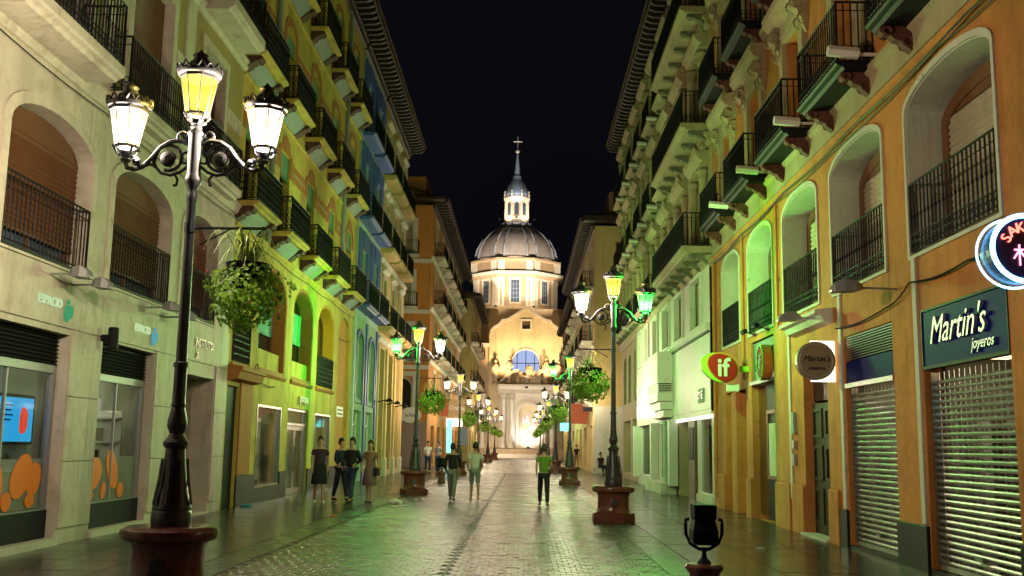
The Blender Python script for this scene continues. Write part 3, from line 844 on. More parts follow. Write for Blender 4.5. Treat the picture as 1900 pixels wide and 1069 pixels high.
# upper storeys
SURR = {}
for i, z in enumerate(FL):
    wp = window_proto(1, 2*DW, 2.55, 0.35 if i == 1 else 0, 0.22, WOOD, PANE, GREENB, 0.30 if i < 2 else 0.2, True, 2.0, blind_o=-0.05)
    ln = 2.45
    bp = balcony_proto(1, ln, 0.58, 0.14, 1.0, 'ornate', YELLOW, BRACKET, (0.46, 0.32), 2, GREYP, bw=0.34)
    for j, c in enumerate(BAY2):
        clone(wp, b2, (XL, c, z)); clone(bp, b2, (XL, c, z-0.02))
        # painted trim round each French door
        if i == 0:
            t = MB(XL, 1)
            t.yz([(c-DW-0.32, z+1.95), (c-DW-0.02, z+1.95), (c-DW-0.02, z+2.57), (c+DW+0.02, z+2.57), (c+DW+0.02, z+1.95), (c+DW+0.32, z+1.95), (c+DW+0.32, z+2.5), (c+DW+0.18, z+2.62), (c+0.5, z+2.72), (c+0.42, z+2.95), (c, z+3.08), (c-0.42, z+2.95), (c-0.5, z+2.72), (c-DW-0.18, z+2.62), (c-DW-0.32, z+2.5)], 0.002, 0.022)
            t.build('painted_trim', TERRA, b2)
        else:
            oo = outline(c-DW-0.24, c+DW+0.24, z+0.05, z+2.85, 0.5); ii = outline(c-DW-0.03, c+DW+0.03, z+0.05, z+2.6, 0.38)
            MB(XL, 1).ring(oo, ii, 0.002, 0.022).build('painted_trim', TERRA, b2)
        if j < len(BAY2) - 1 and i < 2:
            c2 = BAY2[j+1]
            zz = z + (1.95 if i == 0 else 1.6)
            MB(XL, 1).box(0.002, 0.018, c+DW+0.34, c2-DW-0.34, zz, zz+0.5).build('painted_band', TERRA, b2)
            d = MB(XL, 1)
            for q in range(6):
                yq = c+DW+0.55 + q*(c2-c-2*DW-1.1)/5
                d.yz([(yq+0.06*math.cos(t*PI/4), zz+0.25+0.06*math.sin(t*PI/4)) for t in range(8)], 0.018, 0.024)
            d.build('painted_dots', CREAM2, b2)
for y in (27.3, 38.5): pipe(b2, XL, 1, y, 7.0, 18.5, 0.075, GREYP, 0.09)
for i, z in enumerate(FL):
    cornice(b2, XL, 1, 24.45, 42.18, z-0.62, [(0, 0), (0.03, 0), (0.06, 0.05), (0.06, 0.10), (0, 0.12)], YELLOW, 'string_course')
cable(b2, XL, 1, [(0.05, 24.5, 6.75), (0.05, 28.7, 6.72), (0.05, 32.8, 6.7), (0.05, 37, 6.72), (0.05, 42, 6.7)])
cable(b2, XL, 1, [(0.06, 25.8, 3.2), (0.06, 27.0, 3.65), (0.06, 27.4, 3.2), (0.06, 29.0, 3.15)])
cable(b2, XL, 1, [(0.0, 38.9, 5.6), (0.0, 41.6, 5.7)])
pl = thing('street_name_plate', (XL, 40.2, 2.8), 'small cream street name plate on the orange niche', 'sign')
MB(XL, 1).bevbox(-0.098, -0.08, 39.6, 41.0, 2.62, 3.02, 0.01).build('plate', WPAINT, pl)
for k in range(2): MB(XL, 1).box(-0.079, -0.077, 39.75, 40.85, 2.70+0.15*k, 2.77+0.15*k).build('painted_line', DARK, pl)
# shop of the yellow building
sf = thing('boutique_front', (XL, 32, 0), 'glass boutique front with white lettering in the yellow building', 'shop front')
for (a, b, z0, z1) in ((27.4, 30.15, 0.4, 2.6), (35.0, 37.8, 0.4, 2.6)):
    MB(XL, 1).ring(outline(a, b, z0, z1), outline(a+0.06, b-0.06, z0+0.06, z1-0.06), -0.12, 0.02).build('frame', CHROME, sf)
    MB(XL, 1).box(-0.10, -0.09, a+0.06, b-0.06, z0+0.06, z1-0.06).build('pane', SHOPG, sf)
    shop_room(sf, XL, 1, a-0.2, b+0.2, 0.3, 2.7, 2.2, 2, E_WARM)
MB(XL, 1).ring(outline(31.05, 34.0, 0.0, 2.65), outline(31.15, 33.9, 0.02, 2.57), -0.2, -0.05).build('door_frame', CHROME, sf)
MB(XL, 1).box(-0.19, -0.06, 31.15, 33.9, 2.12, 2.2).build('transom', CHROME, sf)
for k in range(2):
    a = 31.17 + k*1.37; b = a + 1.34
    d = MB(XL, 1).ring(outline(a, b, 0.03, 2.1), outline(a+0.12, b-0.12, 0.2, 1.98), -0.16, -0.10).build('door', CHROME, sf)
    MB(XL, 1).box(-0.135, -0.128, a+0.12, b-0.12, 0.2, 1.98).build('pane', SHOPG, d)
    MB(XL, 1).tube([(-0.06, b-0.2 if k == 0 else a+0.2, 0.7), (-0.06, b-0.2 if k == 0 else a+0.2, 1.5)], 0.02, 6).build('handle', CHROME, d)
MB(XL, 1).box(-0.135, -0.128, 31.15, 33.9, 2.2, 2.57).build('pane', SHOPG, sf)
shop_room(sf, XL, 1, 31.0, 34.1, 0.02, 2.68, 2.6, 2, E_WARM)
text('pompei', 'lettering', WPAINT, sf, 0.42, face_mtx('L', XL+0.06, 32.9, 2.98), 0.03)

# ---- narrow blue building
b3 = thing('blue_building', (XL, 45.5, 0), 'narrow building with blue painted upper storeys beside the yellow one', 'building')
BAY3 = [44.0, 47.4]
ops = []
for c in BAY3:
    ops += [(c-0.95, c+0.95, 3.5, 6.3, 0.7), (c-1.0, c+1.0, 0.5, 3.0)]
    ops += [(c-0.55, c+0.55, z, z+2.5) for z in (7.4, 11.2, 14.9)]
body(b3, XL, 1, 42.22, 49.1, 18.75, ops, GREENR)
MB(XL, 1).wall(42.24, 49.08, 6.95, 18.7, [(c-0.55, c+0.55, z, z+2.5) for c in BAY3 for z in (7.4, 11.2, 14.9)], 0.0, 0.02).build('painted_field', BLUEL, b3)
wpA = window_proto(1, 1.9, 2.8, 0.7, 0.2, WPAINT, PANE, None, 0, True)
wpB = window_proto(1, 2.0, 2.5, 0, 0.2, WPAINT, SHOPG, None, 0, True, 1.9)
wpC = window_proto(1, 1.1, 2.5, 0, 0.2, BLUEP, PANE, GREENB if False else None, 0, True, 2.0)
bp = balcony_proto(1, 2.9, 0.6, 0.16, 1.0, 'plain', BLUEP, None)
for c in BAY3:
    clone(wpA, b3, (XL, c, 3.5)); clone(wpB, b3, (XL, c, 0.5))
    oo = outline(c-1.15, c+1.15, 3.3, 6.5, 0.82); ii = outline(c-0.95, c+0.95, 3.3, 6.3, 0.7)
    MB(XL, 1).ring(oo, ii, 0.001, 0.06).build('blue_surround', BLUEP, b3)
    for z in (7.4, 11.2, 14.9):
        clone(wpC, b3, (XL, c, z)); clone(bp, b3, (XL, c, z))
        for sg in (-1, 1):
            MB(XL, 1).box(0.021, 0.10, c+sg*1.05-0.42, c+sg*1.05+0.42, z+0.02, z+3.3).build('blue_panel', BLUEP, b3)
        MB(XL, 1).box(0.021, 0.13, c-0.62, c+0.62, z+2.55, z+3.3).build('blue_lintel', BLUEP, b3)
    shop_room(b3, XL, 1, c-1.4, c+1.4, 0.4, 3.1, 2.0, 1, E_WARM)
for y in (42.5, 45.7, 48.9):
    MB(XL, 1).box(0.001, 0.07, y-0.16, y+0.16, 0, 6.9).build('blue_pilaster', BLUEP if y > 45 else BLUEL, b3)

# ---- peach building on the corner
b4 = thing('peach_building', (XL, 54, 0), 'peach corner building with moulded balconies at the end of the left terrace', 'building')
BAY4 = [51.0, 54.3, 57.6]
ops = []
for c in BAY4:
    ops += [(c-1.0, c+1.0, 0.3, 6.3)] + [(c-0.55, c+0.55, z, z+2.5) for z in (7.3, 11.2, 14.9)]
body(b4, XL, 1, 49.12, 59.5, 18.75, ops, PEACH)
wp = window_proto(1, 1.1, 2.5, 0, 0.2, WOOD, PANE, None, 0, True, 2.0)
ws = window_proto(1, 2.0, 6.0, 0, 0.25, WPAINT, PANE, None, 0, True, 3.2)
for c in BAY4:
    clone(ws, b4, (XL, c, 0.3))
    for z in (7.3, 11.2, 14.9):
        clone(wp, b4, (XL, c, z))
        MB(XL, 1).ring(outline(c-0.78, c+0.78, z, z+2.7), outline(c-0.55, c+0.55, z, z+2.5), 0.0, 0.06).build('window_surround', CREAM2, b4)
        MB(XL, 1).oz([(0.0, z+2.75), (0.1, z+2.80), (0.22, z+2.9), (0.22, z+2.98), (0, z+3.04)], c-0.9, c+0.9).build('window_hood', CREAM2, b4)
for z in (7.3, 11.2, 14.9):
    bp = balcony_proto(1, 2.7, 0.6, 0.26, 1.0, 'plain', PEACH, None)
    for c in BAY4: clone(bp, b4, (XL, c, z))
    cornice(b4, XL, 1, 49.14, 59.5, z-0.75, BELT, CREAM2)
for y in (49.5, 52.65, 55.95, 59.15):
    MB(XL, 1).box(0.001, 0.10, y-0.22, y+0.22, 0.9, 6.4).build('pilaster', SANDY, b4)
    MB(XL, 1).bevbox(0.001, 0.16, y-0.28, y+0.28, 0.0, 0.9, 0.04).build('pilaster_base', STONE_W, b4)
sg = proto(MB(0, 1).tube([(0, 0, 0), (0.5, 0, 0.12)], 0.03, 5).lathe([(0.02, 0.2), (0.16, 0.08), (0.17, 0.02)], 0.55, 0, 10), 'wall_lamp', DARK)
for y in (49.5, 52.65, 55.95):
    o = clone(sg, None, (XL+0.1, y, 3.6)); tag(o, 'small black bracket lamp on the peach building, %s of three' % {49.5: 'nearest', 52.65: 'middle', 55.95: 'farthest'}[y], 'wall lamp', 'bracket lamps on the pilasters of the peach building')
eave_parent = b2
eave(b2, XL, 1, 24.5, 42.2, 18.8, 0.95); eave(b3, XL, 1, 42.45, 48.95, 18.8, 0.95); eave(b4, XL, 1, 49.25, 59.6, 18.8, 0.95)
eave(b1, XL, 1, 7, 24.2, 17.0, 0.9)

# ---- orange building across the side street
XO = -6.8
b5 = thing('orange_corner_building', (XO, 88, 0), 'tall orange corner building beyond the left side street', 'building')
BAY5 = [77.5, 83.0, 88.5, 94.0, 99.5, 105.0]
ops = []
for c in BAY5:
    ops += [(c-1.3, c+1.3, 0.2, 3.0)] + [(c-0.8, c+0.8, z, z+2.7) for z in (4.2, 8.2, 12.0, 15.6)]
m = MB(XO, 1).wall(73, 108, -0.02, 18.9, ops, 0.3); m.build('wall', ORANGE_D, b5)
# gable wall facing the side street with its own windows
q = MB()
sw = [(-9.6, -8.2, 15.2, 17.6), (-9.6, -8.2, 11.4, 13.8), (-9.6, -8.2, 7.6, 10.0), (-9.7, -7.9, 3.9, 6.4)]
g_ = MB(); g_.wall(-22, XO, -0.02, 18.9, [(a, b, c, d) + ((0.7,) if c < 4 else ()) for a, b, c, d in sw], 0.25)
g_.v = [(y, 73 - x, z) for x, y, z in g_.v]; g_.build('side_wall', ORANGE_D, b5)
for a, b, c, d in sw:
    f = MB().ring(outline(a, b, c, d, 0.7 if c < 4 else 0), inset(a, b, c, d, 0.7 if c < 4 else 0, 0.12), -0.25, -0.1)
    f.v = [(y, 73 - x, z) for x, y, z in f.v]; fw_ = f.build('window', STONE_W, b5)
    f = MB().box(-0.24, -0.2, a, b, c, d); f.v = [(y, 73 - x, z) for x, y, z in f.v]; f.build('blind' if c > 4 else 'pane', CREAMB if c > 4 else PANE, fw_)
    f = MB().ring(outline(a-0.35, b+0.35, c-0.1, d+0.35), outline(a, b, c, d), 0.0, 0.08); f.v = [(y, 73 - x, z) for x, y, z in f.v]; f.build('window_surround', STONE_W, b5)
    if c > 4:
        f = MB().box(0, 0.6, a-0.5, b+0.5, c-0.2, c-0.02); f.v = [(y, 73 - x, z) for x, y, z in f.v]; s_ = f.build('balcony', STONE_W, b5)
        f = rail(MB(0, 1, (a+b)/2), b-a+1.0, 0.6, 1.0, 'plain', 0.14, True, c); f.v = [(y, 73 - x, z) for x, y, z in f.v]; f.build('railing', IRON, s_)
for z in (6.9, 10.9, 14.6):
    f = MB().box(0, 0.1, -20, XO, z, z+0.3); f.v = [(y, 73 - x, z_) for x, y, z_ in f.v]; f.build('string_course', STONE_W, b5)
f = MB().box(0.02, 0.05, -20, XO-0.05, 0, 3.2); f.v = [(y, 73 - x, z_) for x, y, z_ in f.v]; f.build('plinth', M('mauve_stone', (0.30, 0.22, 0.2), 0.7, 0.2, 2, 0.1), b5)
wp = window_proto(1, 1.6, 2.7, 0, 0.22, WOOD, PANE, None, 0, True, 2.1)
bp = balcony_proto(1, 3.6, 0.75, 0.24, 1.0, 'plain', CREAM2, CREAM2, (0.5, 0.4), 2, None, bw=0.3)
ws = window_proto(1, 2.6, 2.8, 0, 0.22, DARK, SHOPG, None, 0, True, 2.2)
for c in BAY5:
    clone(ws, b5, (XO, c, 0.2))
    for z in (4.2, 8.2, 12.0, 15.6):
        clone(wp, b5, (XO, c, z))
        MB(XO, 1).ring(outline(c-1.1, c+1.1, z, z+3.0), outline(c-0.8, c+0.8, z, z+2.7), 0.0, 0.07).build('window_surround', CREAM2, b5)
        if z > 5: clone(bp, b5, (XO, c, z))
for z in (7.4, 11.2, 14.9): cornice(b5, XO, 1, 73, 108, z, BELT, STONE_W)
for k, c in enumerate(BAY5): shop_room(b5, XO, 1, c-1.7, c+1.7, 0.15, 3.2, 2.5, 1, E_WARM if k % 2 else E_COOL)
eave(b5, XO, 1, 73, 108, 18.9, 1.1, sp=0.9, rise=2.0)
q = MB().box(-17, XO-0.6, 73.6, 107.5, 18.9, 21.2); q.build('attic', ORANGE_D, b5)
f = MB().oz([(-0.3, 19.1), (1.0, 19.15), (1.0, 19.35), (-0.3, 19.4)], -18, XO+0.9); f.v = [(y, 73 - x, z) for x, y, z in f.v]; f.build('side_eave', DARKWOOD, b5)
# ---- dull yellow building near the square
XQ = -5.9
b6 = thing('ochre_building', (XQ, 124, 0), 'dull ochre building between the orange corner building and the basilica', 'building')
BAY6 = [115.0, 121, 127, 133]
ops = []
for c in BAY6: ops += [(c-1.4, c+1.4, 0.2, 3.2)] + [(c-0.8, c+0.8, z, z+2.7) for z in (4.6, 8.8, 13.0)]
body(b6, XQ, 1, 111.5, 137, 17.6, ops, DULLY)
wp = window_proto(1, 1.6, 2.7, 0, 0.22, WOOD, PANE, None, 0, True, 2.1)
bp = balcony_proto(1, 3.4, 0.8, 0.24, 1.0, 'plain', CREAM2, None)
for c in BAY6:
    shop_room(b6, XQ, 1, c-1.7, c+1.7, 0.15, 3.3, 2.5, 1, E_WARM, shelves=False)
    for z in (4.6, 8.8, 13.0): clone(wp, b6, (XQ, c, z)); clone(bp, b6, (XQ, c, z))
for z in (8.0, 12.2): cornice(b6, XQ, 1, 111.5, 137, z, BELT, STONE_W)
for i, z in enumerate((4.6, 8.8, 13.0)):
    MB().box(-8.2, -7.0, 111.44, 111.49, z, z+2.3).build('window', WOOD, b6)
eave(b6, XQ, 1, 111.5, 137, 17.6, 1.1, sp=0.9)
f = MB().box(-15, XQ+1.0, 110.7, 111.5, 17.7, 18.1); f.build('side_eave', DARKWOOD, b6)
# ================================================================== RIGHT SIDE OF THE STREET (wall plane x = 5.5)
XR = 5.5
r1 = thing('orange_building', (XR, 18, 0), 'orange rendered building with deep white arches and shuttered shops on the right', 'building')
AR = [(8.1, 10.7), (11.63, 14.4), (15.42, 18.07), (18.97, 21.5), (22.5, 24.95), (26.0, 28.25)]
BAYR = [(a+b)/2 for a, b in AR]
ops = [(8.0, 10.6, 0.05, 3.5), (11.6, 14.15, 0.05, 3.54, 0, 0.25), (15.3, 17.6, 0.05, 3.54, 0, 0.25), (18.65, 20.25, -0.02, 3.12, 0, 0.55),
       (22.58, 24.82, -0.02, 4.15, 0, 0.5), (25.45, 28.1, -0.02, 3.1, 0, 0.8)]
ops += [(a, b, 4.35, 6.78, 0.36, 0.62) for a, b in AR]
for c in BAYR:
    ops += [(c-0.62, c+0.62, z, z+2.4) for z in (7.75, 11.45, 15.2)]
body(r1, XR, -1, 4.0, 29.5, 18.3, ops, ORANGE)
for k, (a, b) in enumerate(AR):
    oo = outline(a-0.07, b+0.07, 4.30, 6.87, 0.40); ii = outline(a, b, 4.35, 6.78, 0.36)
    MB(XR, -1).ring(oo, ii, 0.0, 0.03).build('arch_rim', STONE_W, r1)
    i1 = outline(a+0.003, b-0.003, 4.353, 6.777, 0.357); i2 = outline(a+0.02, b-0.02, 4.37, 6.76, 0.35)
    MB(XR, -1).ring(i1, i2, -0.61, -0.001).build('arch_reveal', STONE_W, r1)
    # arched wooden window, narrower than the opening, with cream slatted blind
    w = b - a - 0.14
    f = window_proto(-1, w, 2.3, 0.40, 0.5, WOOD, PANE, CREAMB, 1.0, False, None, blind_o=-0.522, fw=0.20, slat=0.095, tym=WOOD)
    clone(f, r1, (XR, (a+b)/2, 4.36))
    rl = rail(MB(XR, -1, (a+b)/2), b-a-0.02, 0.05, 1.0, 'knop', 0.125, False, 4.38)
    rl.build('railing', IRON, r1)
# ground-floor trim: dark granite blocks at the foot of the piers, stepped stone bases, pale edge strips
for (a, b) in ((10.65, 11.55), (14.18, 15.28), (17.62, 18.0)):
    MB(XR, -1).bevbox(0.0, 0.05, a, b, 0.0, 0.62, 0.01).build('plinth_block', PLINTH, r1)
for (a, b) in ((18.05, 18.62), (20.28, 21.1), (21.3, 22.5), (24.86, 25.4), (28.15, 29.45)):
    MB(XR, -1).bevbox(0.0, 0.06, a, b, 0.0, 0.95, 0.04).build('pier_base', ORANGE, r1)
for y in (14.30, 17.75, 21.2):
    MB(XR, -1).box(0.001, 0.035, y-0.07, y+0.07, 0.64, 4.3).build('edge_strip', STONE_W, r1)
MB(XR, -1).oz([(0.0, 3.86), (0.16, 3.9), (0.22, 4.0), (0.32, 4.03), (0.32, 4.1), (0.0, 4.14)], 18.2, 20.8).build('door_hood', STONE_W, r1)
# wooden street door
for k in range(2):
    a = 18.68 + k*0.785; b = a + 0.77
    d = MB(XR, -1).box(-0.24, -0.16, a, b, 0.05, 2.5).build('street_door', DARKWOOD, r1)
    for z0, z1 in ((0.25, 0.9), (1.05, 1.7), (1.85, 2.4)):
        MB(XR, -1).ring(outline(a+0.1, b-0.1, z0, z1), inset(a+0.1, b-0.1, z0, z1, 0, 0.06), -0.159, -0.13).build('door_panel', DARKWOOD, d)
MB(XR, -1).box(-0.24, -0.19, 18.68, 20.22, 2.55, 3.1).build('fanlight', PANE, r1)
MB(XR, -1).box(-0.5, 0.12, 18.6, 20.3, 0.0, 0.05).build('door_step', STONE_W, r1)
# stone dado, brackets and balconies of the upper floors
cornice(r1, XR, -1, 4.0, 29.5, 7.02, [(0, 0), (0.04, 0.02), (0.06, 0.10), (0.0, 0.12)], ORANGE, 'string_course')
MB(XR, -1).oz([(0.0, 7.16), (0.05, 7.16), (0.05, 7.5), (0.12, 7.56), (0.12, 7.66), (0.0, 7.7)], 4.0, 29.5).build('stone_dado', STONE, r1)
for lvl, z in enumerate((7.75, 11.45, 15.2)):
    bp = balcony_proto(-1, 2.35, 0.62, 0.14, 1.0, 'band', IRON, BRACKET_R, (0.5, 0.36), 2, None, bw=0.16)
    for c in BAYR: clone(bp, r1, (XR, c, z-0.02))
    wp = window_proto(-1, 1.24, 2.4, 0, 0.28, WOOD, PANE, CREAMB, 0.72 if lvl == 0 else 0.4, True, 1.95)
    for c in BAYR:
        clone(wp, r1, (XR, c, z))
        # stone frame: pilaster strips, consoles and a projecting entablature
        fr = MB(XR, -1).ring(outline(c-0.92, c+0.92, z, z+2.55), outline(c-0.62, c+0.62, z, z+2.4), 0.0, 0.10).build('stone_frame', STONE, r1)
        for sg_ in (-1, 1):
            mm = MB(XR, -1, c + sg_*0.92); scroll_bracket(mm, -0.13, 0.13, 0.30, 0.75); mm.v = [(x, y, zz + z + 2.75) for x, y, zz in mm.v]
            mm.build('console', STONE, fr)
        MB(XR, -1).oz([(0.0, z+2.56), (0.12, z+2.56), (0.12, z+2.78), (0.30, z+2.86), (0.38, z+2.98), (0.40, z+3.12), (0.0, z+3.2)], c-1.12, c+1.12).build('entablature', STONE, fr)
        MB(XR, -1).box(0.0, 0.16, c-0.62, c+0.62, z+3.2, z+3.55).build('carved_panel', STONE, fr)
        MB(XR, -1).tube([(0.17, c - 0.55 + t*0.055, z+3.37 + 0.09*math.sin(t*1.25)) for t in range(21)], 0.045, 5).build('carving', STONE, fr)
for z in (10.95, 14.7): cornice(r1, XR, -1, 4.0, 29.5, z, BELT, STONE)
cable(r1, XR, -1, [(0.09, 8, 7.0), (0.09, 12, 6.98), (0.09, 16.5, 6.95), (0.09, 21, 6.96), (0.09, 25.4, 6.95), (0.09, 29.4, 6.93)], 0.02)
cable(r1, XR, -1, [(0.06, 8, 6.9), (0.06, 13, 6.93), (0.06, 18, 6.86), (0.06, 22, 6.93), (0.06, 26, 6.86), (0.06, 29.4, 6.9)], 0.012)
cable(r1, XR, -1, [(0.05, 10.9, 4.05), (0.05, 12.5, 3.95), (0.05, 14.4, 3.98), (0.05, 15.4, 3.75), (0.05, 17.9, 3.72)], 0.014)
pipe(r1, XR, -1, 21.9, 4.2, 6.95, 0.03, ORANGE, 0.05)
pipe(r1, XR, -1, 25.45, 3.3, 6.95, 0.03, ORANGE, 0.05)
pipe(r1, XR, -1, 29.2, 0.3, 6.9, 0.05, ORANGE, 0.07)
eave(r1, XR, -1, 4.0, 29.4, 18.3, 0.8)
# white strip floodlights fixed at the balcony ends
lp = MB(0, -1); lp.tube([(0.30, 0.0, 0.02), (0.78, 0.0, 0.06)], 0.09, 6); lp.box(0.0, 0.34, -0.02, 0.02, -0.02, 0.03)
lp = proto(lp, 'strip_floodlight', WPAINT)
for k, c in enumerate(BAYR[1:]):
    o = clone(lp, None, (XR, c-1.30, 7.78)); tag(o, 'white box floodlight beside the %s first-floor balcony of the orange building' % ('nearest', 'second', 'third', 'fourth', 'farthest')[k], 'floodlight', 'white floodlights along the orange building')

# ---- jeweller's shop: two slatted steel shutters, navy fascia
def shutter(name, a, b, z0, z1, label, x=XR, o0=-0.13):
    t = thing(name, (x, a, z0), label, 'shutter', 'steel shutters of the jeweller')
    zz = z0; st = 0.088
    pr = proto(MB(0, -1).oz([(-0.012, 0.0), (0.004, 0.003), (0.020, 0.020), (0.022, 0.034), (0.012, 0.052), (-0.010, 0.056)], 0, b-a-0.08), 'slat', SLATM)
    k = 0
    while zz + st < z1:
        c = clone(pr, t, (x+0.0, a+0.04, zz)); c.location.x -= o0; zz += st
    # thin connecting rods leave the gaps open so the lit shop shows through
    rods = MB(x, -1)
    for j in range(int((b-a)/0.16)):
        y = a + 0.1 + j*0.16; rods.tube([(o0-0.006, y, z0), (o0-0.006, y, z1)], 0.006, 4)
    rods.build('links', SLATM, t)
    for y in (a, b-0.045):
        MB(x, -1).box(o0-0.05, o0+0.06, y, y+0.045, z0-0.02, z1).build('guide_rail', CHROME, t)
    MB(x, -1).box(o0-0.03, o0+0.04, a+0.045, b-0.045, z0-0.07, z0-0.005).build('bottom_bar', SLATM, t)
    MB(x, -1).box(o0+0.0, o0+0.06, (a+b)/2-0.1, (a+b)/2+0.1, z0+0.15, z0+0.21).build('lock', CHROME, t)
    return t
shutter('roller_shutter', 11.62, 14.13, 0.14, 2.68, 'wide slatted steel shutter below the navy jeweller sign')
shutter('roller_shutter', 15.32, 17.58, 0.14, 2.68, 'narrower slatted steel shutter below the blue panel and grille')
for a, b in ((11.6, 14.15), (15.3, 17.6)):
    shop_room(r1, XR, -1, a, b, 0.05, 2.9, 1.5, 2, E_DIM)
    MB(XR, -1).box(-0.10, 0.02, a, b, -0.01, 0.06).build('sill', PLINTH, r1)
SILVER = M('silver_letters', (0.40, 0.44, 0.42), 0.3, 0.1, 5, 0.0, metal=0.45)
fs = thing('jeweller_sign', (XR, 12.9, 3.1), 'navy fascia sign with raised chrome script lettering over the wide shutter', 'sign')
MB(XR, -1).box(-0.12, 0.0, 11.62, 14.13, 2.76, 3.50).build('panel', NAVY, fs)
MB(XR, -1).ring(outline(11.60, 14.15, 2.72, 3.54), outline(11.63, 14.12, 2.765, 3.51), -0.1, 0.015).build('rim', DARK, fs)
text("Martin's", 'lettering', SILVER, fs, 0.52, face_mtx('R', XR-0.022, 12.98, 3.20), 0.02, 0.4)
text('joyeros', 'lettering', SILVER, fs, 0.20, face_mtx('R', XR-0.017, 12.25, 2.92), 0.015, 0.35)
gp = thing('ventilation_panel', (XR, 16.4, 3.1), 'slatted grille over a plain blue panel above the narrower shutter', 'grille')
MB(XR, -1).box(-0.16, -0.12, 15.3, 17.6, 3.12, 3.54).build('backing', DARK, gp)
MB(XR, -1).box(-0.10, -0.01, 15.34, 17.56, 2.74, 3.10).build('panel', NAVY, gp)
sp_ = proto(MB(0, -1).oz([(-0.10, 0.0), (-0.02, -0.02), (-0.018, -0.008), (-0.10, 0.012)], 0, 2.22), 'grille_slat', ALU)
z = 3.15
while z < 3.53:
    c = clone(sp_, gp, (XR, 15.34, z)); z += 0.042
MB(XR, -1).box(-0.10, 0.02, 15.3, 17.6, 2.66, 2.735).build('rail', CHROME, gp)

MB(XR, -1).box(-0.22, -0.16, 8.0, 10.6, 0.05, 3.5).build('closed_shutter', SLATM, r1)
# round sign on a lit box
rs = thing('round_jeweller_sign', (5.1, 18.0, 3.15), 'round bronze jeweller sign hanging on a pale lit box over the pavement', 'sign')
MB().box(5.05, 5.47, 18.06, 18.12, 2.80, 3.52).build('back_panel', E_SIGN, rs)
d = MB()
d.lathe([(0.30, -0.09), (0.335, -0.08), (0.335, 0.08), (0.30, 0.09)], 0, 0, 28)
d.v = [(5.08 + x, 17.92 + z, 3.15 + y) for x, y, z in d.v]; d.build('disc', M('bronze_disc', (0.34, 0.27, 0.16), 0.35, 0.3, 6, 0.1, metal=0.25), rs)
d = MB(); d.tube([(5.08 + 0.29*math.cos(t*PI/14), 17.83, 3.15 + 0.29*math.sin(t*PI/14)) for t in range(28)], 0.018, 5, True); d.build('rim', GOLD, rs)
text("Martin's", 'lettering', DARK, rs, 0.145, face_mtx('F', 5.08, 17.825, 3.18), 0.004, 0.3)
text("joyeros", 'lettering', DARK, rs, 0.095, face_mtx('F', 5.08, 17.825, 3.02), 0.004, 0.3)

# neon sign on the near pier
ns = thing('neon_sign', (5.09, 10.3, 3.67), 'round blue neon sign with red letters at the right edge', 'sign')
nx, nz, ny = 5.09, 3.67, 10.3
d = MB(); d.lathe([(0.335, 0.0), (0.335, 0.30)], 0, 0, 32); d.v = [(nx + x, ny + z, nz + y) for x, y, z in d.v]; d.build('drum', M('dark_plum', (0.02, 0.01, 0.03), 0.3), ns)
for yy, rr, tr in ((ny-0.015, 0.34, 0.026), (ny+0.30, 0.365, 0.012)):
    MB().tube([(nx + rr*math.cos(t*PI/20), yy, nz + rr*math.sin(t*PI/20)) for t in range(40)], tr, 8, True).build('neon_ring', E_NEONB, ns)
for ch, an in zip('SAKURA', (152, 126, 102, 78, 54, 28)):
    a_ = math.radians(an); ro = Matrix.Rotation(a_ - PI/2, 4, 'Z')
    text(ch, 'neon_letter', E_NEONR, ns, 0.15, Matrix.Translation((nx, ny-0.015, nz)) @ Matrix(((1, 0, 0, 0), (0, 0, -1, 0), (0, 1, 0, 0), (0, 0, 0, 1))) @ Matrix.Translation((0.215*math.cos(a_), 0.215*math.sin(a_), 0)) @ ro, 0.008)
for pts in (((-0.13, 0.06), (-0.02, 0.06)), ((-0.075, 0.12), (-0.075, -0.12)), ((-0.08, 0.05), (-0.14, -0.04)), ((-0.07, 0.05), (-0.02, -0.02)),
            ((0.02, 0.11), (0.03, 0.07)), ((0.07, 0.12), (0.075, 0.075)), ((0.14, 0.12), (0.11, 0.075)), ((0.01, 0.02), (0.16, 0.02)), ((0.08, 0.06), (0.03, -0.06), (0.14, -0.12)), ((0.13, 0.02), (0.09, -0.07), (0.02, -0.12))):
    MB().tube([(nx + x*0.9, ny-0.015, nz - 0.07 + z*0.9) for x, z in pts], 0.009, 6).build('neon_stroke', E_NEONP, ns)
MB(XR, -1).box(0.0, 0.14, ny+0.1, ny+0.2, nz-0.04, nz+0.04).build('wall_arm', DARK, ns)

# shop with the two red and green 'if' signs
ifs = thing('optician_front', (XR, 25, 0), 'dark shop entrance with green fascia under the green-lit arch', 'shop front')
MB(XR, -1).box(-0.3, -0.05, 22.62, 24.78, 3.2, 4.12).build('fascia', M('bottle_green', (0.03, 0.14, 0.08), 0.4, 0.15, 2, 0.0), ifs)
MB(XR, -1).box(-0.34, 0.06, 22.6, 24.8, 3.12, 3.2).build('ledge', ALU, ifs)
MB(XR, -1).box(-0.18, -0.14, 22.6, 23.9, 0.05, 3.1).build('door_panel', DARK, ifs)
MB(XR, -1).box(-0.138, -0.12, 22.85, 23.75, 1.0, 2.2).build('poster', M('poster_paper', (0.55, 0.5, 0.4), 0.6, 0.4, 5, 0), ifs)
MB(XR, -1).ring(outline(22.8, 23.8, 0.95, 2.5), outline(22.88, 23.72, 1.03, 2.42), -0.13, -0.10).build('poster_frame', M('dark_red', (0.22, 0.02, 0.015), 0.5), ifs)
MB(XR, -1).box(-0.16, -0.15, 23.9, 24.8, 0.1, 3.1).build('pane', SHOPG, ifs)
shop_room(ifs, XR, -1, 22.5, 24.9, 0.02, 3.1, 2.5, 1, E_WARM)
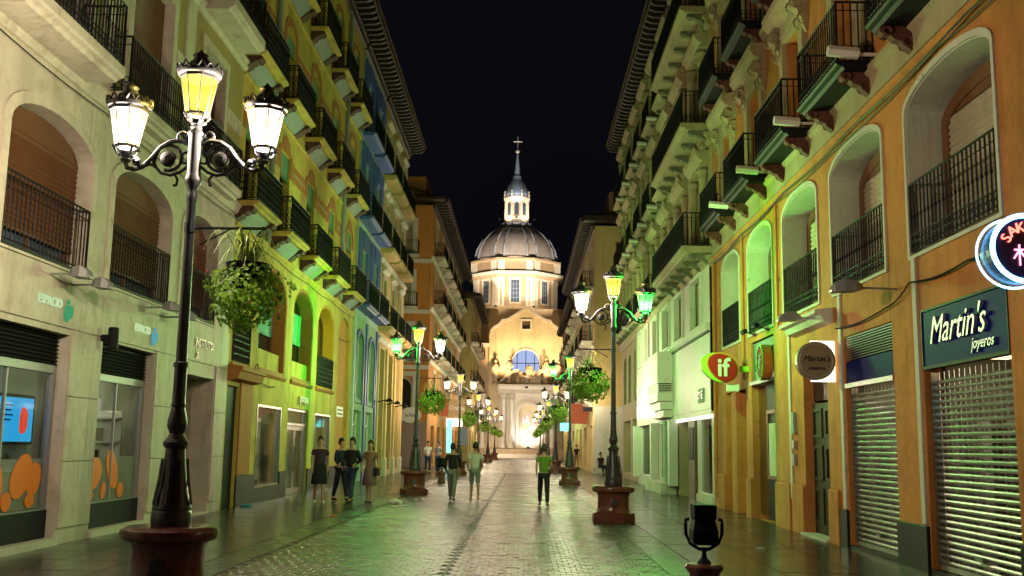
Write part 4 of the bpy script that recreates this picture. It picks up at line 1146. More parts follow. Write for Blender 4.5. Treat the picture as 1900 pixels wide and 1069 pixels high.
text('if', 'lettering', WPAINT, ifs, 0.6, face_mtx('R', XR+0.03, 22.95, 3.7), 0.02)
for yy in (23.0, 24.2):
    m = MB(XR, -1); m.tube([(0.0, yy, 4.28), (0.35, yy, 4.38)], 0.015, 5); m.tube([(0.3, yy-0.16, 4.36), (0.3, yy+0.16, 4.36)], 0.06, 8)
    m.build('sign_spotlight', DARK, ifs)
MB(XR, -1).box(-0.82, -0.78, 25.45, 28.1, 0, 3.1).build('inner_door', ORANGEP, ifs)
MB(XR, -1).bevbox(-0.4, 0.02, 26.6, 27.2, 0.0, 3.08, 0.03).build('inner_pier', ORANGE, ifs)
def egg(cx, cz, rx, rz_, sk, n=30):
    return [(cx + rx*math.cos(2*PI*t/n)*(1 + 0.12*math.sin(2*PI*t/n)) + sk*math.sin(2*PI*t/n), cz + rz_*math.sin(2*PI*t/n)) for t in range(n)]
def flatx(pts, y0, y1):
    m = MB(); n = len(pts)
    a = [m.p(x, y0, z) for x, z in pts]; b = [m.p(x, y1, z) for x, z in pts]
    m.f.append(a); m.f.append(b[::-1])
    for k in range(n): m.f.append([a[k], a[(k+1) % n], b[(k+1) % n], b[k]])
    return m
RED = M('sign_red', (0.42, 0.016, 0.012), 0.35, 0.1, 3, 0); LIME = M('sign_lime', (0.38, 0.62, 0.05), 0.4, 0.1, 3, 0); AMBER = M('sign_amber', (0.62, 0.20, 0.05), 0.4, 0.1, 3, 0)
s1 = thing('oval_sign', (4.8, 25.0, 3.57), 'egg-shaped red and lime sign reading if facing the street', 'sign')
flatx(egg(4.79, 3.57, 0.45, 0.37, -0.08), 25.03, 25.22).build('lime_body', LIME, s1)
flatx(egg(4.86, 3.585, 0.385, 0.365, -0.07), 24.985, 25.029).build('amber_rim', AMBER, s1)
flatx(egg(4.84, 3.57, 0.335, 0.335, -0.08), 24.96, 24.984).build('red_face', RED, s1)
text('if', 'lettering', WPAINT, s1, 0.62, face_mtx('F', 4.84, 24.95, 3.55), 0.006, offs=0.012)
MB().box(5.22, 5.5, 25.08, 25.18, 3.48, 3.62).build('arm', LIME, s1)
MB().box(4.95, 5.25, 25.08, 25.12, 3.0, 3.17).build('notice', WPAINT, s1)
s2 = thing('oval_drum_sign', (5.2, 22.9, 3.53), 'thick oval red sign with amber side above the dark shop entrance', 'sign')
e2 = [(22.88 + 0.30*math.cos(2*PI*t/28), 3.53 + 0.40*math.sin(2*PI*t/28)) for t in range(28)]
MB(XR, -1).yz(e2, 0.02, 0.22).build('drum', AMBER, s2)
MB(XR, -1).yz([(22.88 + 0.26*math.cos(2*PI*t/28), 3.53 + 0.36*math.sin(2*PI*t/28)) for t in range(28)], 0.22, 0.235).build('red_face', RED, s2)
MB(XR, -1).ring(e2, [(22.88 + 0.265*math.cos(2*PI*t/28), 3.53 + 0.365*math.sin(2*PI*t/28)) for t in range(28)], 0.2, 0.25).build('rim', LIME, s2)
text('if', 'lettering', WPAINT, s2, 0.5, face_mtx('R', XR-0.245, 22.88, 3.53), 0.006)
# small fittings
for k, (y, z, w, h, m_, lab) in enumerate(((20.9, 2.15, 0.16, 0.42, GREENR, 'small green notice case on the pier right of the dark shop entrance'), (20.9, 1.72, 0.12, 0.16, GOLD, 'upper brass intercom box on the pier'), (20.9, 1.42, 0.12, 0.22, GOLD, 'lower brass intercom box on the pier'))):
    o = MB(XR, -1).bevbox(0.0, 0.07, y-w/2, y+w/2, z-h/2, z+h/2, 0.01).build('intercom' if k else 'notice_case', m_); tag(o, lab, 'intercom' if k else 'notice')

# arm lamps over the pavement on the right
def arm_lamp(X, s, y, z, L, label, dy=0.0):
    t = thing('arm_lamp', (X, y, z), label, 'wall lamp', 'grey arm lamps on the facades')
    MB(X, s).tube([(0, y, z), (L*0.55, y+dy*0.5, z+0.01), (L*0.62, y+dy*0.55, z+0.01)], 0.018, 6).build('arm', ALU, t)
    m = MB(X, s); q = []
    for o, zt, zb, w in ((L*0.55, 0.05, -0.02, 0.05), (L*0.66, 0.10, -0.05, 0.13), (L*0.85, 0.12, -0.05, 0.16), (L, 0.05, -0.06, 0.13), (L+0.04, -0.03, -0.06, 0.08)):
        q.append([m.p(o, y+dy-w, z+zb), m.p(o, y+dy+w, z+zb), m.p(o, y+dy+w*0.8, z+zt), m.p(o, y+dy-w*0.8, z+zt)])
    for A, B in zip(q, q[1:]):
        for k in range(4): m.f.append([A[k], A[(k+1) % 4], B[(k+1) % 4], B[k]])
    m.f.append(q[0]); m.f.append(q[-1][::-1])
    m.build('head', ALU, t)
    return t
arm_lamp(XR, -1, 15.0, 3.98, 0.95, 'grey arm lamp between the two steel shutters')
arm_lamp(XR, -1, 18.6, 3.98, 0.85, 'grey arm lamp over the wooden street door')
for k, (y, z) in enumerate(((14.95, 4.02), (15.75, 3.98), (18.9, 4.05), (19.95, 4.0))):
    arm_lamp(XL, 1, y, z, 0.62, ('grey wing lamp nearest the left edge below the first brown arch', 'second grey wing lamp below the first brown arch', 'grey wing lamp left of the pair below the second brown arch', 'grey wing lamp right of the pair below the second brown arch')[k])
cs = thing('cylinder_spotlight', (XL, 17.2, 3.3), 'black cylinder spotlight on the pier between the two left shop windows', 'spotlight')
MB(XL, 1).tube([(0.0, 17.0, 3.28), (0.16, 17.0, 3.28)], 0.06, 10).build('mount', DARK, cs)
MB(XL, 1).lathe([(0.075, 3.1), (0.085, 3.12), (0.085, 3.44), (0.07, 3.46)], 0.22, 17.0, 16).build('barrel', DARK, cs)

# ---- ornate stone building over a white shop
r2 = thing('carved_stone_building', (XR, 43, 0), 'ornate carved stone building with long iron balconies above a white shop', 'building')
BAYC = [31.2, 34.7, 38.2, 41.7, 45.2, 48.7, 52.2, 55.6]
ops = [(29.75, 32.3, 0.25, 2.6), (32.5, 36.4, -0.02, 2.6, 0, 1.2), (37.0, 41.5, 0.4, 2.6), (42.5, 48.0, 0.4, 2.7), (49.5, 52.0, 0.3, 3.0), (53, 56.5, 0.3, 3.0)]
SW2 = [(31.0, 32.75), (34.55, 36.2), (37.8, 39.4), (41.0, 42.4), (44.0, 45.3), (46.6, 47.9)]
ops += [(a, b, 5.32, 6.82) for a, b in SW2]
ops += [(50.0, 51.4, 3.9, 6.4, 0.5), (52.6, 54.0, 3.9, 6.4, 0.5), (55.0, 56.4, 3.9, 6.4, 0.5)]
for c in BAYC: ops += [(c-0.6, c+0.6, z, z+2.55) for z in (7.5, 11.25, 14.95)]
body(r2, XR, -1, 29.52, 57.3, 18.35, ops, STONE)
# white cladding of the shop storey
MB(XR, -1).wall(29.56, 48.9, 2.62, 7.0, [(a, b, 5.32, 6.82) for a, b in SW2], 0.15, 0.12).build('white_cladding', WHITE, r2)
MB(XR, -1).box(0.0, 0.118, 29.56, 48.9, 2.6, 2.68).build('cladding_soffit', WHITE, r2)
n = 12
for k in range(n):
    a = 29.58 + k*0.62
    MB(XR, -1).box(0.122, 0.14, a+0.008, a+0.612, 2.75, 4.95).build('cladding_panel', WHITE, r2)
MB(XR, -1).oz([(0.12, 5.0), (0.20, 5.02), (0.26, 5.1), (0.26, 5.22), (0.12, 5.28)], 29.56, 37.0).build('window_ledge', WHITE, r2)
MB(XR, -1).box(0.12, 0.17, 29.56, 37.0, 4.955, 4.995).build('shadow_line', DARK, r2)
wp = window_proto(-1, 1.7, 1.5, 0, 0.1, ALU, PANE, CREAMB, 0.9, False, None)
for a, b in SW2:
    f = clone(wp, r2, (XR, (a+b)/2, 5.32)); f.scale = (1, (b-a)/1.7, 1)
    MB(XR, -1).ring(outline(a-0.14, b+0.14, 5.25, 6.94), outline(a, b, 5.32, 6.82), 0.121, 0.19).build('window_surround', WHITE, r2)
# stacked bay box with dark grooves
bx = MB(XR, -1)
for z0, z1, o1 in ((3.95, 5.1, 0.62), (3.30, 3.62, 0.62), (3.0, 3.28, 0.52), (2.72, 2.98, 0.40)):
    q = [(0.12, 37.2), (o1, 37.55), (o1, 40.6), (0.12, 41.0)]
    a_ = [bx.p(o, y, z0) for o, y in q]; b_ = [bx.p(o, y, z1) for o, y in q]
    for k in range(4): bx.f.append([a_[k], a_[(k+1) % 4], b_[(k+1) % 4], b_[k]])
    bx.f.append(a_[::-1]); bx.f.append(b_)
for z0 in (3.64, 3.72, 3.80, 3.88):
    bx.box(0.12, 0.60, 37.5, 40.65, z0, z0+0.045)
bay = bx.build('bay_box', WHITE, r2)
for z0 in (3.62, 3.69, 3.77, 3.85, 3.93): MB(XR, -1).box(0.12, 0.585, 37.48, 40.6, z0, z0+0.02).build('groove', DARK, bay)
for k, y in enumerate((38.2, 40.0)): MB(XR, -1).box(0.63, 0.64, y, y+0.9, 2.76, 2.96).build('lit_panel', E_SIGN, bay)
# white shop: windows, recessed entrance, lit interior
ws_ = thing('white_shop_front', (XR, 36, 0), 'white glazed shop front with bright interior beyond the orange building', 'shop front')
MB(XR, -1).box(0.0, 0.10, 29.6, 32.4, 0.0, 0.24).build('base', STONE_W, ws_)
for a, b, z1 in ((29.75, 32.3, 2.6), (37.0, 41.5, 2.6), (42.5, 48.0, 2.7)):
    z0 = 0.25 if a < 30 else 0.4
    MB(XR, -1).ring(outline(a, b, z0, z1), outline(a+0.07, b-0.07, z0+0.05, z1-0.06), -0.12, 0.06).build('frame', WPAINT, ws_)
    n = max(1, round((b-a)/1.4))
    for k in range(n):
        ya = a+0.07 + k*(b-a-0.14)/n; yb = a+0.07 + (k+1)*(b-a-0.14)/n
        MB(XR, -1).box(-0.06, -0.05, ya, yb-0.02, z0+0.05, z1-0.06).build('pane', SHOPG, ws_)
    shop_room(ws_, XR, -1, a-0.2, b+0.2, 0.2, z1+0.05, 2.6, 3, E_WARM)
MB(XR, -1).box(0.05, 0.6, 36.9, 41.6, 0.0, 0.38).build('base', STONE_W, ws_)
MB(XR, -1).box(0.0, 0.14, 42.4, 48.1, 0.0, 0.38).build('base', STONE_W, ws_)
for y in (36.7, 37.9, 41.9, 48.3):
    MB(XR, -1).bevbox(0.05, 0.35, y-0.2, y+0.2, 0.3, 2.6, 0.02).build('column', WHITE if y != 37.9 else GREENR, ws_)
MB(XR, -1).box(-1.24, -1.2, 32.5, 36.4, 0, 2.6).build('entrance_wall', DARK, ws_)
MB(XR, -1).box(-0.6, 0.04, 33.0, 34.2, 0.0, 2.55).build('stone_pier', M('brown_pier', (0.16, 0.12, 0.07), 0.5, 0.3, 2, 0.1), ws_)
MB(XR, -1).box(0.042, 0.06, 33.15, 34.05, 1.25, 2.3).build('poster', DARK, ws_)
MB(XR, -1).box(0.02, 0.10, 29.6, 36.9, 2.50, 2.59).build('lit_soffit', E_SIGN, ws_)
for k in range(3):
    MB(XR, -1).box(0.125, 0.17, 43.0+k*1.9, 44.6+k*1.9, 2.95, 3.5).build('lit_sign', E_SIGN, ws_)
zs = thing('square_letter_sign', (XR, 31.0, 3.1), 'small square metal letter sign on the white cladding', 'sign')
MB(XR, -1).box(0.14, 0.17, 30.55, 31.5, 2.98, 3.40).build('panel', GREENR, zs)
text('ZONE', 'lettering', CHROME, zs, 0.34, face_mtx('R', XR-0.18, 31.02, 3.19), 0.015)
# carved upper storeys
colm = MB(0, -1); colm.lathe([(0.17, 0.0), (0.17, 0.12), (0.12, 0.18), (0.115, 1.2), (0.10, 2.1), (0.15, 2.18), (0.11, 2.24), (0.17, 2.42), (0.19, 2.5)], 0.14, 0, 10)
colp = proto(colm, 'column', STONE, None, True)
for lvl, z in enumerate((7.5, 11.25, 14.95)):
    wp = window_proto(-1, 1.2, 2.55, 0, 0.28, WOOD, PANE, CREAMB, 0.4, True, 2.0)
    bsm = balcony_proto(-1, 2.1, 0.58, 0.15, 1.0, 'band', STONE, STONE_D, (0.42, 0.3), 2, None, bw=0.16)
    for j, c in enumerate(BAYC):
        clone(wp, r2, (XR, c, z))
        for sg_ in (-1, 1): clone(colp, r2, (XR, c + sg_*0.86, z))
        e = MB(XR, -1).oz([(0.0, z+2.56), (0.20, z+2.56), (0.20, z+2.72), (0.30, z+2.78), (0.40, z+2.90), (0.42, z+3.0), (0.0, z+3.06)], c-1.16, c+1.16).build('entablature', STONE, r2)
        MB(XR, -1).tube([(0.2, c - 1.0 + t*0.08, z+2.63 + 0.05*math.sin(t*1.4)) for t in range(26)], 0.05, 5).build('carving', STONE, e)
        if lvl == 0: MB(XR, -1).yz([(c-1.0, z+3.06), (c+1.0, z+3.06), (c, z+3.5)], 0.05, 0.3).build('pediment', STONE, e)
        for sg_ in (-1, 1): MB(XR, -1).ball((0.18, c + sg_*1.05, z+3.16), 0.13, 8, 1.4).build('finial', STONE, e)
        if j > 1: clone(bsm, r2, (XR, c, z))
        if j < len(BAYC)-1 and lvl < 2:
            cm = (c + BAYC[j+1])/2
            MB(XR, -1).box(0.0, 0.12, cm-0.28, cm+0.28, z, z+3.0).build('pilaster', STONE, r2)
    cornice(r2, XR, -1, 29.54, 57.3, z-0.62, [(0, 0), (0.06, 0.0), (0.12, 0.08), (0.14, 0.2), (0.22, 0.26), (0.22, 0.34), (0, 0.38)], STONE)
    ln = 7.2 if lvl < 2 else 7.2
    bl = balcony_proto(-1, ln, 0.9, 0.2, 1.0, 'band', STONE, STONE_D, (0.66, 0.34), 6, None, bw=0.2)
    clone(bl, r2, (XR, 33.2, z))
lp2 = MB(0, -1); lp2.tube([(0.2, 0.0, 0.0), (0.62, 0.0, 0.02)], 0.09, 6); lp2 = proto(lp2, 'strip_floodlight', WPAINT)
names = ('first', 'second', 'third', 'fourth', 'fifth', 'sixth')
for lvl, z in enumerate((7.5, 11.25, 14.95)):
    for j, c in enumerate(BAYC[2:]):
        o = clone(lp2, None, (XR, c-1.2, z+0.0)); tag(o, 'small white floodlight on the carved building, %s row, %s small balcony from the long balcony' % (('lowest', 'middle', 'top')[lvl], names[j]), 'floodlight', 'small white floodlights on the carved stone building')
for a, b in ((50.0, 51.4), (52.6, 54.0), (55.0, 56.4)):
    f = window_proto(-1, b-a, 2.5, 0.5, 0.25, WOOD, PANE, None, 0, True); clone(f, r2, (XR, (a+b)/2, 3.9))
shop_room(r2, XR, -1, 49.4, 56.6, 0.2, 3.1, 2.4, 4, E_WARM)
eave(r2, XR, -1, 29.5, 57.3, 18.35, 0.85)

# ---- sand-coloured building beyond the right side street
XS = 4.55
r3 = thing('sand_building', (XS, 80, 0), 'sand yellow corner building beyond the right side street', 'building')
BAY7 = [69.5, 75.5, 81.5, 87.5, 93.5]
ops = []
for c in BAY7: ops += [(c-1.4, c+1.4, 0.2, 3.0)] + [(c-0.8, c+0.8, z, z+2.7) for z in (4.8, 8.6, 12.3)]
body(r3, XS, -1, 66, 98, 16.0, ops, SANDY)
wp = window_proto(-1, 1.6, 2.7, 0, 0.22, WOOD, PANE, None, 0, True, 2.1)
bp = balcony_proto(-1, 3.2, 0.75, 0.24, 1.0, 'plain', CREAM2, CREAM2, (0.5, 0.4), 2, None, bw=0.3)
for k, c in enumerate(BAY7):
    shop_room(r3, XS, -1, c-1.7, c+1.7, 0.15, 3.2, 2.5, 1, E_WARM, shelves=False)
    for z in (4.8, 8.6, 12.3):
        clone(wp, r3, (XS, c, z))
        MB(XS, -1).ring(outline(c-1.05, c+1.05, z, z+3.0), outline(c-0.8, c+0.8, z, z+2.7), 0, 0.07).build('window_surround', CREAM2, r3)
        clone(bp, r3, (XS, c, z))
for z in (8.0, 11.7): cornice(r3, XS, -1, 66, 98, z, BELT, CREAM2)
for x0, x1, z0, z1 in ((5.9, 6.9, 12.6, 14.9), (5.9, 6.9, 8.7, 11.0)):
    w_ = MB().box(x0, x1, 65.93, 65.98, z0, z1).build('window', WOOD, r3)
    MB().box(x0+0.1, x1-0.1, 65.9, 65.925, z0+0.1, z1-0.1).build('pane', PANE, w_)
MB().box(XS-0.02, 14, 65.94, 65.99, 0, 4.2).build('plinth', STONE_W, r3)
eave(r3, XS, -1, 66, 98, 16.0, 0.9, sp=0.8, rise=2.2)
f = MB().box(XS-0.8, 14, 65.1, 66.0, 16.15, 16.5); f.build('side_eave', DARKWOOD, r3)
MB().box(XS+0.9, 14, 65.6, 97, 16.9, 18.2).build('attic', ROOFT, r3)
XT = 5.2
r4 = thing('pale_yellow_building', (XT, 118, 0), 'shaded yellow building near the basilica on the right', 'building')
BAY8 = [104.0, 110, 116, 122, 128]
ops = []
for c in BAY8: ops += [(c-1.4, c+1.4, 0.2, 3.0)] + [(c-0.8, c+0.8, z, z+2.7) for z in (4.8, 8.6, 12.3)]
body(r4, XT, -1, 100.5, 134, 15.8, ops, DULLY)
for c in BAY8:
    shop_room(r4, XT, -1, c-1.7, c+1.7, 0.15, 3.2, 2.5, 1, E_WARM, shelves=False)
    for z in (4.8, 8.6, 12.3): clone(wp, r4, (XT, c, z)); clone(bp, r4, (XT, c, z))
eave(r4, XT, -1, 100.5, 134, 15.8, 0.9, sp=0.8)
# ================================================================== BASILICA at the end of the street
ch = thing('basilica', (0.25, 142, 0), 'floodlit stone basilica with tall dome closing the street', 'church')
YC, CX = 142.0, 0.25
def fy(m):      # facade kit turned to face the camera: (o, y, z) -> (x = y, y = YC - o, z)
    m.v = [(b, YC - a, c) for a, b, c in m.v]; return m
half = [(0, 20.5), (1.3, 19.66), (2.56, 18.85), (2.9, 18.74), (3.45, 18.68), (3.62, 18.35), (3.95, 18.0), (4.5, 17.7), (4.95, 17.2), (5.1, 16.5)]
gab = [(CX+x, z) for x, z in half] + [(CX+5.1, 0), (CX-5.1, 0)] + [(CX-x, z) for x, z in half[::-1][:-1]]
def poly_hole(m, outer, hole, o):
    pass
# gable wall: strips either side of the openings keep the outline
def gz(x):
    x = abs(x - CX)
    for (a, za), (b, zb) in zip(half, half[1:]):
        if a <= x <= b: return za + (zb-za)*(x-a)/max(1e-6, b-a)
    return 16.5
m = MB(); xs = sorted({CX + k*0.17 for k in range(-30, 31)} | {-0.32, 0.82, -1.6, 2.12})
lun = lambda x: 13.0 + math.sqrt(max(0, 1.86**2 - (x-0.26)**2)) if abs(x-0.26) < 1.86 else None
for a, b in zip(xs, xs[1:]):
    mid = (a+b)/2
    segs = [(0.0, None)]
    def col(z0a, z0b, z1a, z1b): m.face([(0, a, z0a), (0, b, z0b), (0, b, z1b), (0, a, z1a)])
    la, lb = lun(a) or 13.0, lun(b) or 13.0
    inl = abs(mid-0.26) < 1.86; ins = -0.32 < mid < 0.82
    if inl:
        col(0, 0, 11.7, 11.7)
        if ins: col(la, lb, 17.75, 17.75); col(18.9, 18.9, gz(a), gz(b))
        else: col(la, lb, gz(a), gz(b))
    else: col(0, 0, gz(a), gz(b))
fy(m).build('gable_wall', GABLE, ch)
gt = MB(); pts = [(CX+x, z) for x, z in half[::-1]]; pts = [(2*CX-x, z) for x, z in pts][:] + [(CX+x, z) for x, z in half[1:]]
for (a, za), (b, zb) in zip(pts, pts[1:]):
    gt.yz([(a, za-0.05), (b, zb-0.05), (b, zb+0.38), (a, za+0.38)], -1.2, 0.32)
fy(gt).build('gable_coping', STONECH2, ch)
lw = fy(MB().yz(outline(0.26-1.86, 0.26+1.86, 11.7, 14.86, 1.86), -0.5, -0.45)).build('lunette_window', EM('lit_lunette', (0.50, 0.62, 1.0), 0.85), ch)
fy(MB().ring(outline(0.26-2.05, 0.26+2.05, 11.7, 15.05, 2.0), outline(0.26-1.86, 0.26+1.86, 11.7, 14.86, 1.86), -0.4, 0.12)).build('arch_moulding', STONECH2, lw)
for x in (-0.95, 0.26, 1.47): fy(MB().box(-0.45, -0.36, x-0.05, x+0.05, 11.7, 14.8 if abs(x) < 1 else 14.2)).build('glazing_bar', DARK, lw)
fy(MB().box(-0.45, -0.36, -1.6, 2.1, 12.95, 13.06)).build('glazing_bar', DARK, lw)
sq = fy(MB().ring(outline(-0.55, 1.05, 17.5, 19.15), outline(-0.32, 0.82, 17.75, 18.9), -0.2, 0.1)).build('square_window', STONECH2, ch)
fy(MB().box(-0.3, -0.2, -0.35, 0.85, 17.7, 18.95)).build('pane', M('brown_pane', (0.10, 0.06, 0.04), 0.5), sq)
# portal: podium, giant columns, entablature, relief in an arched niche
PX = 0.72
podium = fy(MB().box(0, 2.4, PX-5.2, PX+4.9, 0, 1.22)).build('podium', STONECH, ch)
for k in range(3): fy(MB().box(2.4, 2.4+0.35*(3-k), PX-4.4+0.2*k, PX+4.2-0.2*k, 0.18*k, 0.18*(k+1)-0.004)).build('step', STONECH2, podium)
pw = MB().wall(PX-4.0, PX+3.8, 1.22, 9.0, [(PX-1.35, PX+1.33, 1.5, 7.35, 1.34, 0.7)], 0.7, 0.55)
pw.box(0, 0.549, PX-4.0, PX+3.8, 8.7, 9.0)
fy(pw).build('portal_wall', STONECH2, ch)
def relief_mat():
    m, nt, b = newmat('relief_carving'); N, L = nt.nodes, nt.links
    b.inputs['Base Color'].default_value = (0.78, 0.78, 0.82, 1); b.inputs['Roughness'].default_value = 0.8
    return m
nr = fy(MB().yz(outline(PX-1.34, PX+1.32, 1.5, 7.34, 1.33), -0.12, -0.08)).build('relief_panel', relief_mat(), ch)
g = MB()
rr = random.Random(3)
for k in range(46):
    x = PX + rr.uniform(-1.1, 1.1); z = rr.uniform(1.7, 4.2) if k < 34 else rr.uniform(4.2, 6.6)
    h = rr.uniform(0.15, 0.34)
    g.ball((-0.05, x, z), h*0.5, 7, 1.7); g.ball((0.0, x + rr.uniform(-.05, .05), z + h*0.95), h*0.26, 6)
g.ball((0.02, PX-0.05, 5.35), 0.16, 8, 3.8); g.ball((0.06, PX-0.05, 6.1), 0.13, 7)
for k in range(22):
    an = k*PI/11; g.tube([(-0.04, PX-0.05+0.3*math.cos(an), 5.6+0.4*math.sin(an)), (-0.02, PX-0.05+0.75*math.cos(an), 5.6+0.95*math.sin(an))], 0.02, 4)
fy(g).build('relief_figures', M('relief_stone', (0.70, 0.70, 0.76), 0.8, 0.2, 2, 0.1), nr)
fy(MB().ring(outline(PX-1.65, PX+1.63, 1.3, 7.66, 1.64), outline(PX-1.35, PX+1.33, 1.5, 7.35, 1.34), 0.55, 0.75)).build('arch_moulding', STONECH2, ch)
colm = MB(); colm.lathe([(0.42, 1.24), (0.42, 1.7), (0.33, 1.85), (0.32, 5), (0.28, 7.7), (0.40, 7.9), (0.32, 8.0), (0.45, 8.5), (0.48, 8.7)], 0, 0, 14)
cp = proto(colm, 'column', STONECH2, None, True)
for x in (-3.45, -2.35, 2.2, 3.3): clone(cp, ch, (PX+x, YC-1.1, 0))
fy(MB().oz([(0.0, 8.7), (1.55, 8.7), (1.55, 9.3), (1.7, 9.4), (1.9, 9.75), (1.9, 9.95), (0, 10.05)], PX-4.2, PX+4.0)).build('entablature', STONECH2, ch)
for sg_ in (-1, 1):     # broken curved pediment
    pts = [(PX + sg_*(4.0 - 2.6*t/8), 10.05 + 1.6*math.sin(t/8*PI/2)) for t in range(9)]
    q = MB()
    for (a, za), (b, zb) in zip(pts, pts[1:]): q.yz([(a, za), (b, zb), (b, zb+0.4), (a, za+0.4)], 0.0, 1.5)
    fy(q).build('pediment_arm', STONECH, ch)
fy(MB().box(0.3, 1.1, PX-1.7, PX+1.6, 10.05, 11.2)).build('attic_block', STONECH2, ch)
g = MB()
for k in range(26): g.ball((rr.uniform(0.9, 1.4), PX + rr.uniform(-1.7, 1.6), rr.uniform(10.4, 12.1 - 0.4*rr.random())), rr.uniform(0.16, 0.34), 7, 1.25)
g.ball((1.2, PX, 11.9), 0.6, 9, 1.3)
fy(g).build('coat_of_arms', STONECH, ch)
stm = MB(); stm.lathe([(0.42, 0), (0.42, 0.5), (0.34, 0.55), (0.36, 0.8), (0.48, 1.2), (0.40, 1.9), (0.46, 2.5), (0.40, 2.9), (0.18, 3.1), (0.13, 3.2)], 0, 0, 10)
stm.ball((0, 0, 3.45), 0.22, 8, 1.2); stm.tube([(0.36, -0.1, 2.8), (0.55, -0.2, 2.3), (0.2, -0.4, 2.1)], 0.1, 6); stm.tube([(-0.36, -0.1, 2.8), (-0.55, -0.15, 2.2), (-0.3, -0.35, 1.8)], 0.1, 6)
stp = proto(stm, 'statue', STONECH, None, True)
for x in (-4.6, -2.75, 2.35, 4.1): clone(stp, ch, (PX+x, YC-1.0, 10.1 if abs(x) < 4 else 9.7))
# wings either side of the gable
for x0, x1 in ((-34, CX-5.1), (CX+5.1, 36)):
    fy(MB().box(-8, -0.4, x0, x1, 0, 15.2)).build('wing_wall', STONECH, ch)
    fy(MB().box(-8, 0.1, x0, x1, 15.2, 15.7)).build('wing_cornice', STONECH2, ch)
for x in (-6.6, -5.6): clone(cp, ch, (x, YC-0.3, 0))
MB().box(-13, 10, YC+1.3, YC+56, 0, 16.2).build('nave', STONECH, ch)
MB().box(-11, 8.5, 166, 190, 16.2, 23.8).build('crossing', STONECH, ch)
for x in (-8.5, 7.6):
    MB().lathe([(1.4, 16), (1.4, 20.5), (1.6, 20.6), (1.6, 20.9), (1.2, 21.0), (0.9, 22), (0.1, 22.8)], x, 160, 10).build('buttress_turret', STONECH2, ch)
# drum, dome and lantern
DX, DY = -1.65, 178.0
def octo(prof, n=8, ph=PI/8): return MB().lathe(prof, DX, DY, n, ph)
oc = 1/math.cos(PI/8)
drum = octo([(7.6*oc, 23.6), (7.6*oc, 24.9), (7.0*oc, 25.0), (7.0*oc, 29.8), (7.3*oc, 29.9), (8.0*oc, 30.3), (8.1*oc, 30.7), (7.6*oc, 30.8), (7.5*oc, 32.6), (7.8*oc, 32.8), (7.8*oc, 33.1), (7.3*oc, 33.2)]).build('drum', STONECH, ch)
octo([(8.0*oc, 30.31), (8.22*oc, 30.42), (8.25*oc, 30.75), (8.0*oc, 30.82)]).build('drum_cornice', STONECH2, drum)
for k in range(8):
    an = -PI/2 + k*PI/4; c_, s_ = math.cos(an), math.sin(an); t_ = (-s_, c_)
    def at(m, r):
        m.v = [(DX + c_*(r + a) + t_[0]*b, DY + s_*(r + a) + t_[1]*b, c) for a, b, c in m.v]; return m
    w = at(MB().ring(outline(-1.0, 1.0, 25.35, 29.75), outline(-0.72, 0.72, 25.6, 29.45), 0.0, 0.14), 7.0).build('drum_window', STONECH2, ch)
    at(MB().box(0.01, 0.03, -0.72, 0.72, 25.6, 29.45), 7.0).build('pane', PANEB, w)
    for q in range(5): at(MB().box(0.03, 0.07, -0.72, 0.72, 25.6+0.77*q-0.03+0.02, 25.6+0.77*q+0.05), 7.0).build('glazing_bar', GREYP, w)
    for q in (-0.25, 0.25): at(MB().box(0.03, 0.075, q-0.03, q+0.03, 25.6, 29.45), 7.0).build('glazing_bar', GREYP, w)
    at(MB().box(0.0, 0.2, -1.3, 1.3, 29.55, 29.8), 7.0).build('window_head', STONECH2, w)
    for dy_ in (-2.05, -2.7, 2.05, 2.7):
        at(MB().box(0.0, 0.28, dy_-0.24, dy_+0.24, 24.95, 29.85), 7.0).build('pilaster', STONECH2, drum)
        at(MB().box(0.0, 0.36, dy_-0.30, dy_+0.30, 29.2, 29.85), 7.0).build('capital', STONECH2, drum)
    at(MB().box(0.0, 0.25, -2.95, -1.8, 30.85, 32.7), 7.5).build('attic_pier', STONECH2, drum); at(MB().box(0.0, 0.25, 1.8, 2.95, 30.85, 32.7), 7.5).build('attic_pier', STONECH2, drum)
prof = [(7.35*math.cos(t*1.33/12), 33.1 + 7.0*math.sin(t*1.33/12)) for t in range(13)]
dome = MB().lathe(prof, DX, DY, 48).build('dome', DOMET, ch, True)
rib = MB()
for k in range(8):
    for off in (-0.12, 0.12):
        an = -PI/2 + PI/8 + k*PI/4 + off
        m = MB(); R_ = [(r*math.cos(an), r*math.sin(an), z) for r, z in [(q[0]+0.06, q[1]+0.06) for q in prof]]
        for a, b in zip(R_, R_[1:]): pass
        m.tube([(DX + x, DY + y, z) for x, y, z in R_], 0.19, 6, r1=0.10)
        m.build('rib', DOMER, dome, True)
MB().lathe([(7.6, 33.0), (7.7, 33.3), (7.4, 33.6), (7.3, 33.6)], DX, DY, 48).build('dome_ring', STONECH2, dome)
MB().lathe([(2.9, 39.6), (3.1, 39.9), (3.0, 40.3), (2.5, 40.5), (2.4, 40.6)], DX, DY, 32).build('crown_ring', DOMER, dome)
lant = MB().lathe([(2.3, 40.4), (2.3, 41.6), (2.0, 41.7), (2.0, 44.4), (2.3, 44.6), (2.5, 45.0), (2.4, 45.3)], DX, DY, 8, PI/8).build('lantern_tower', STONECH2, ch)
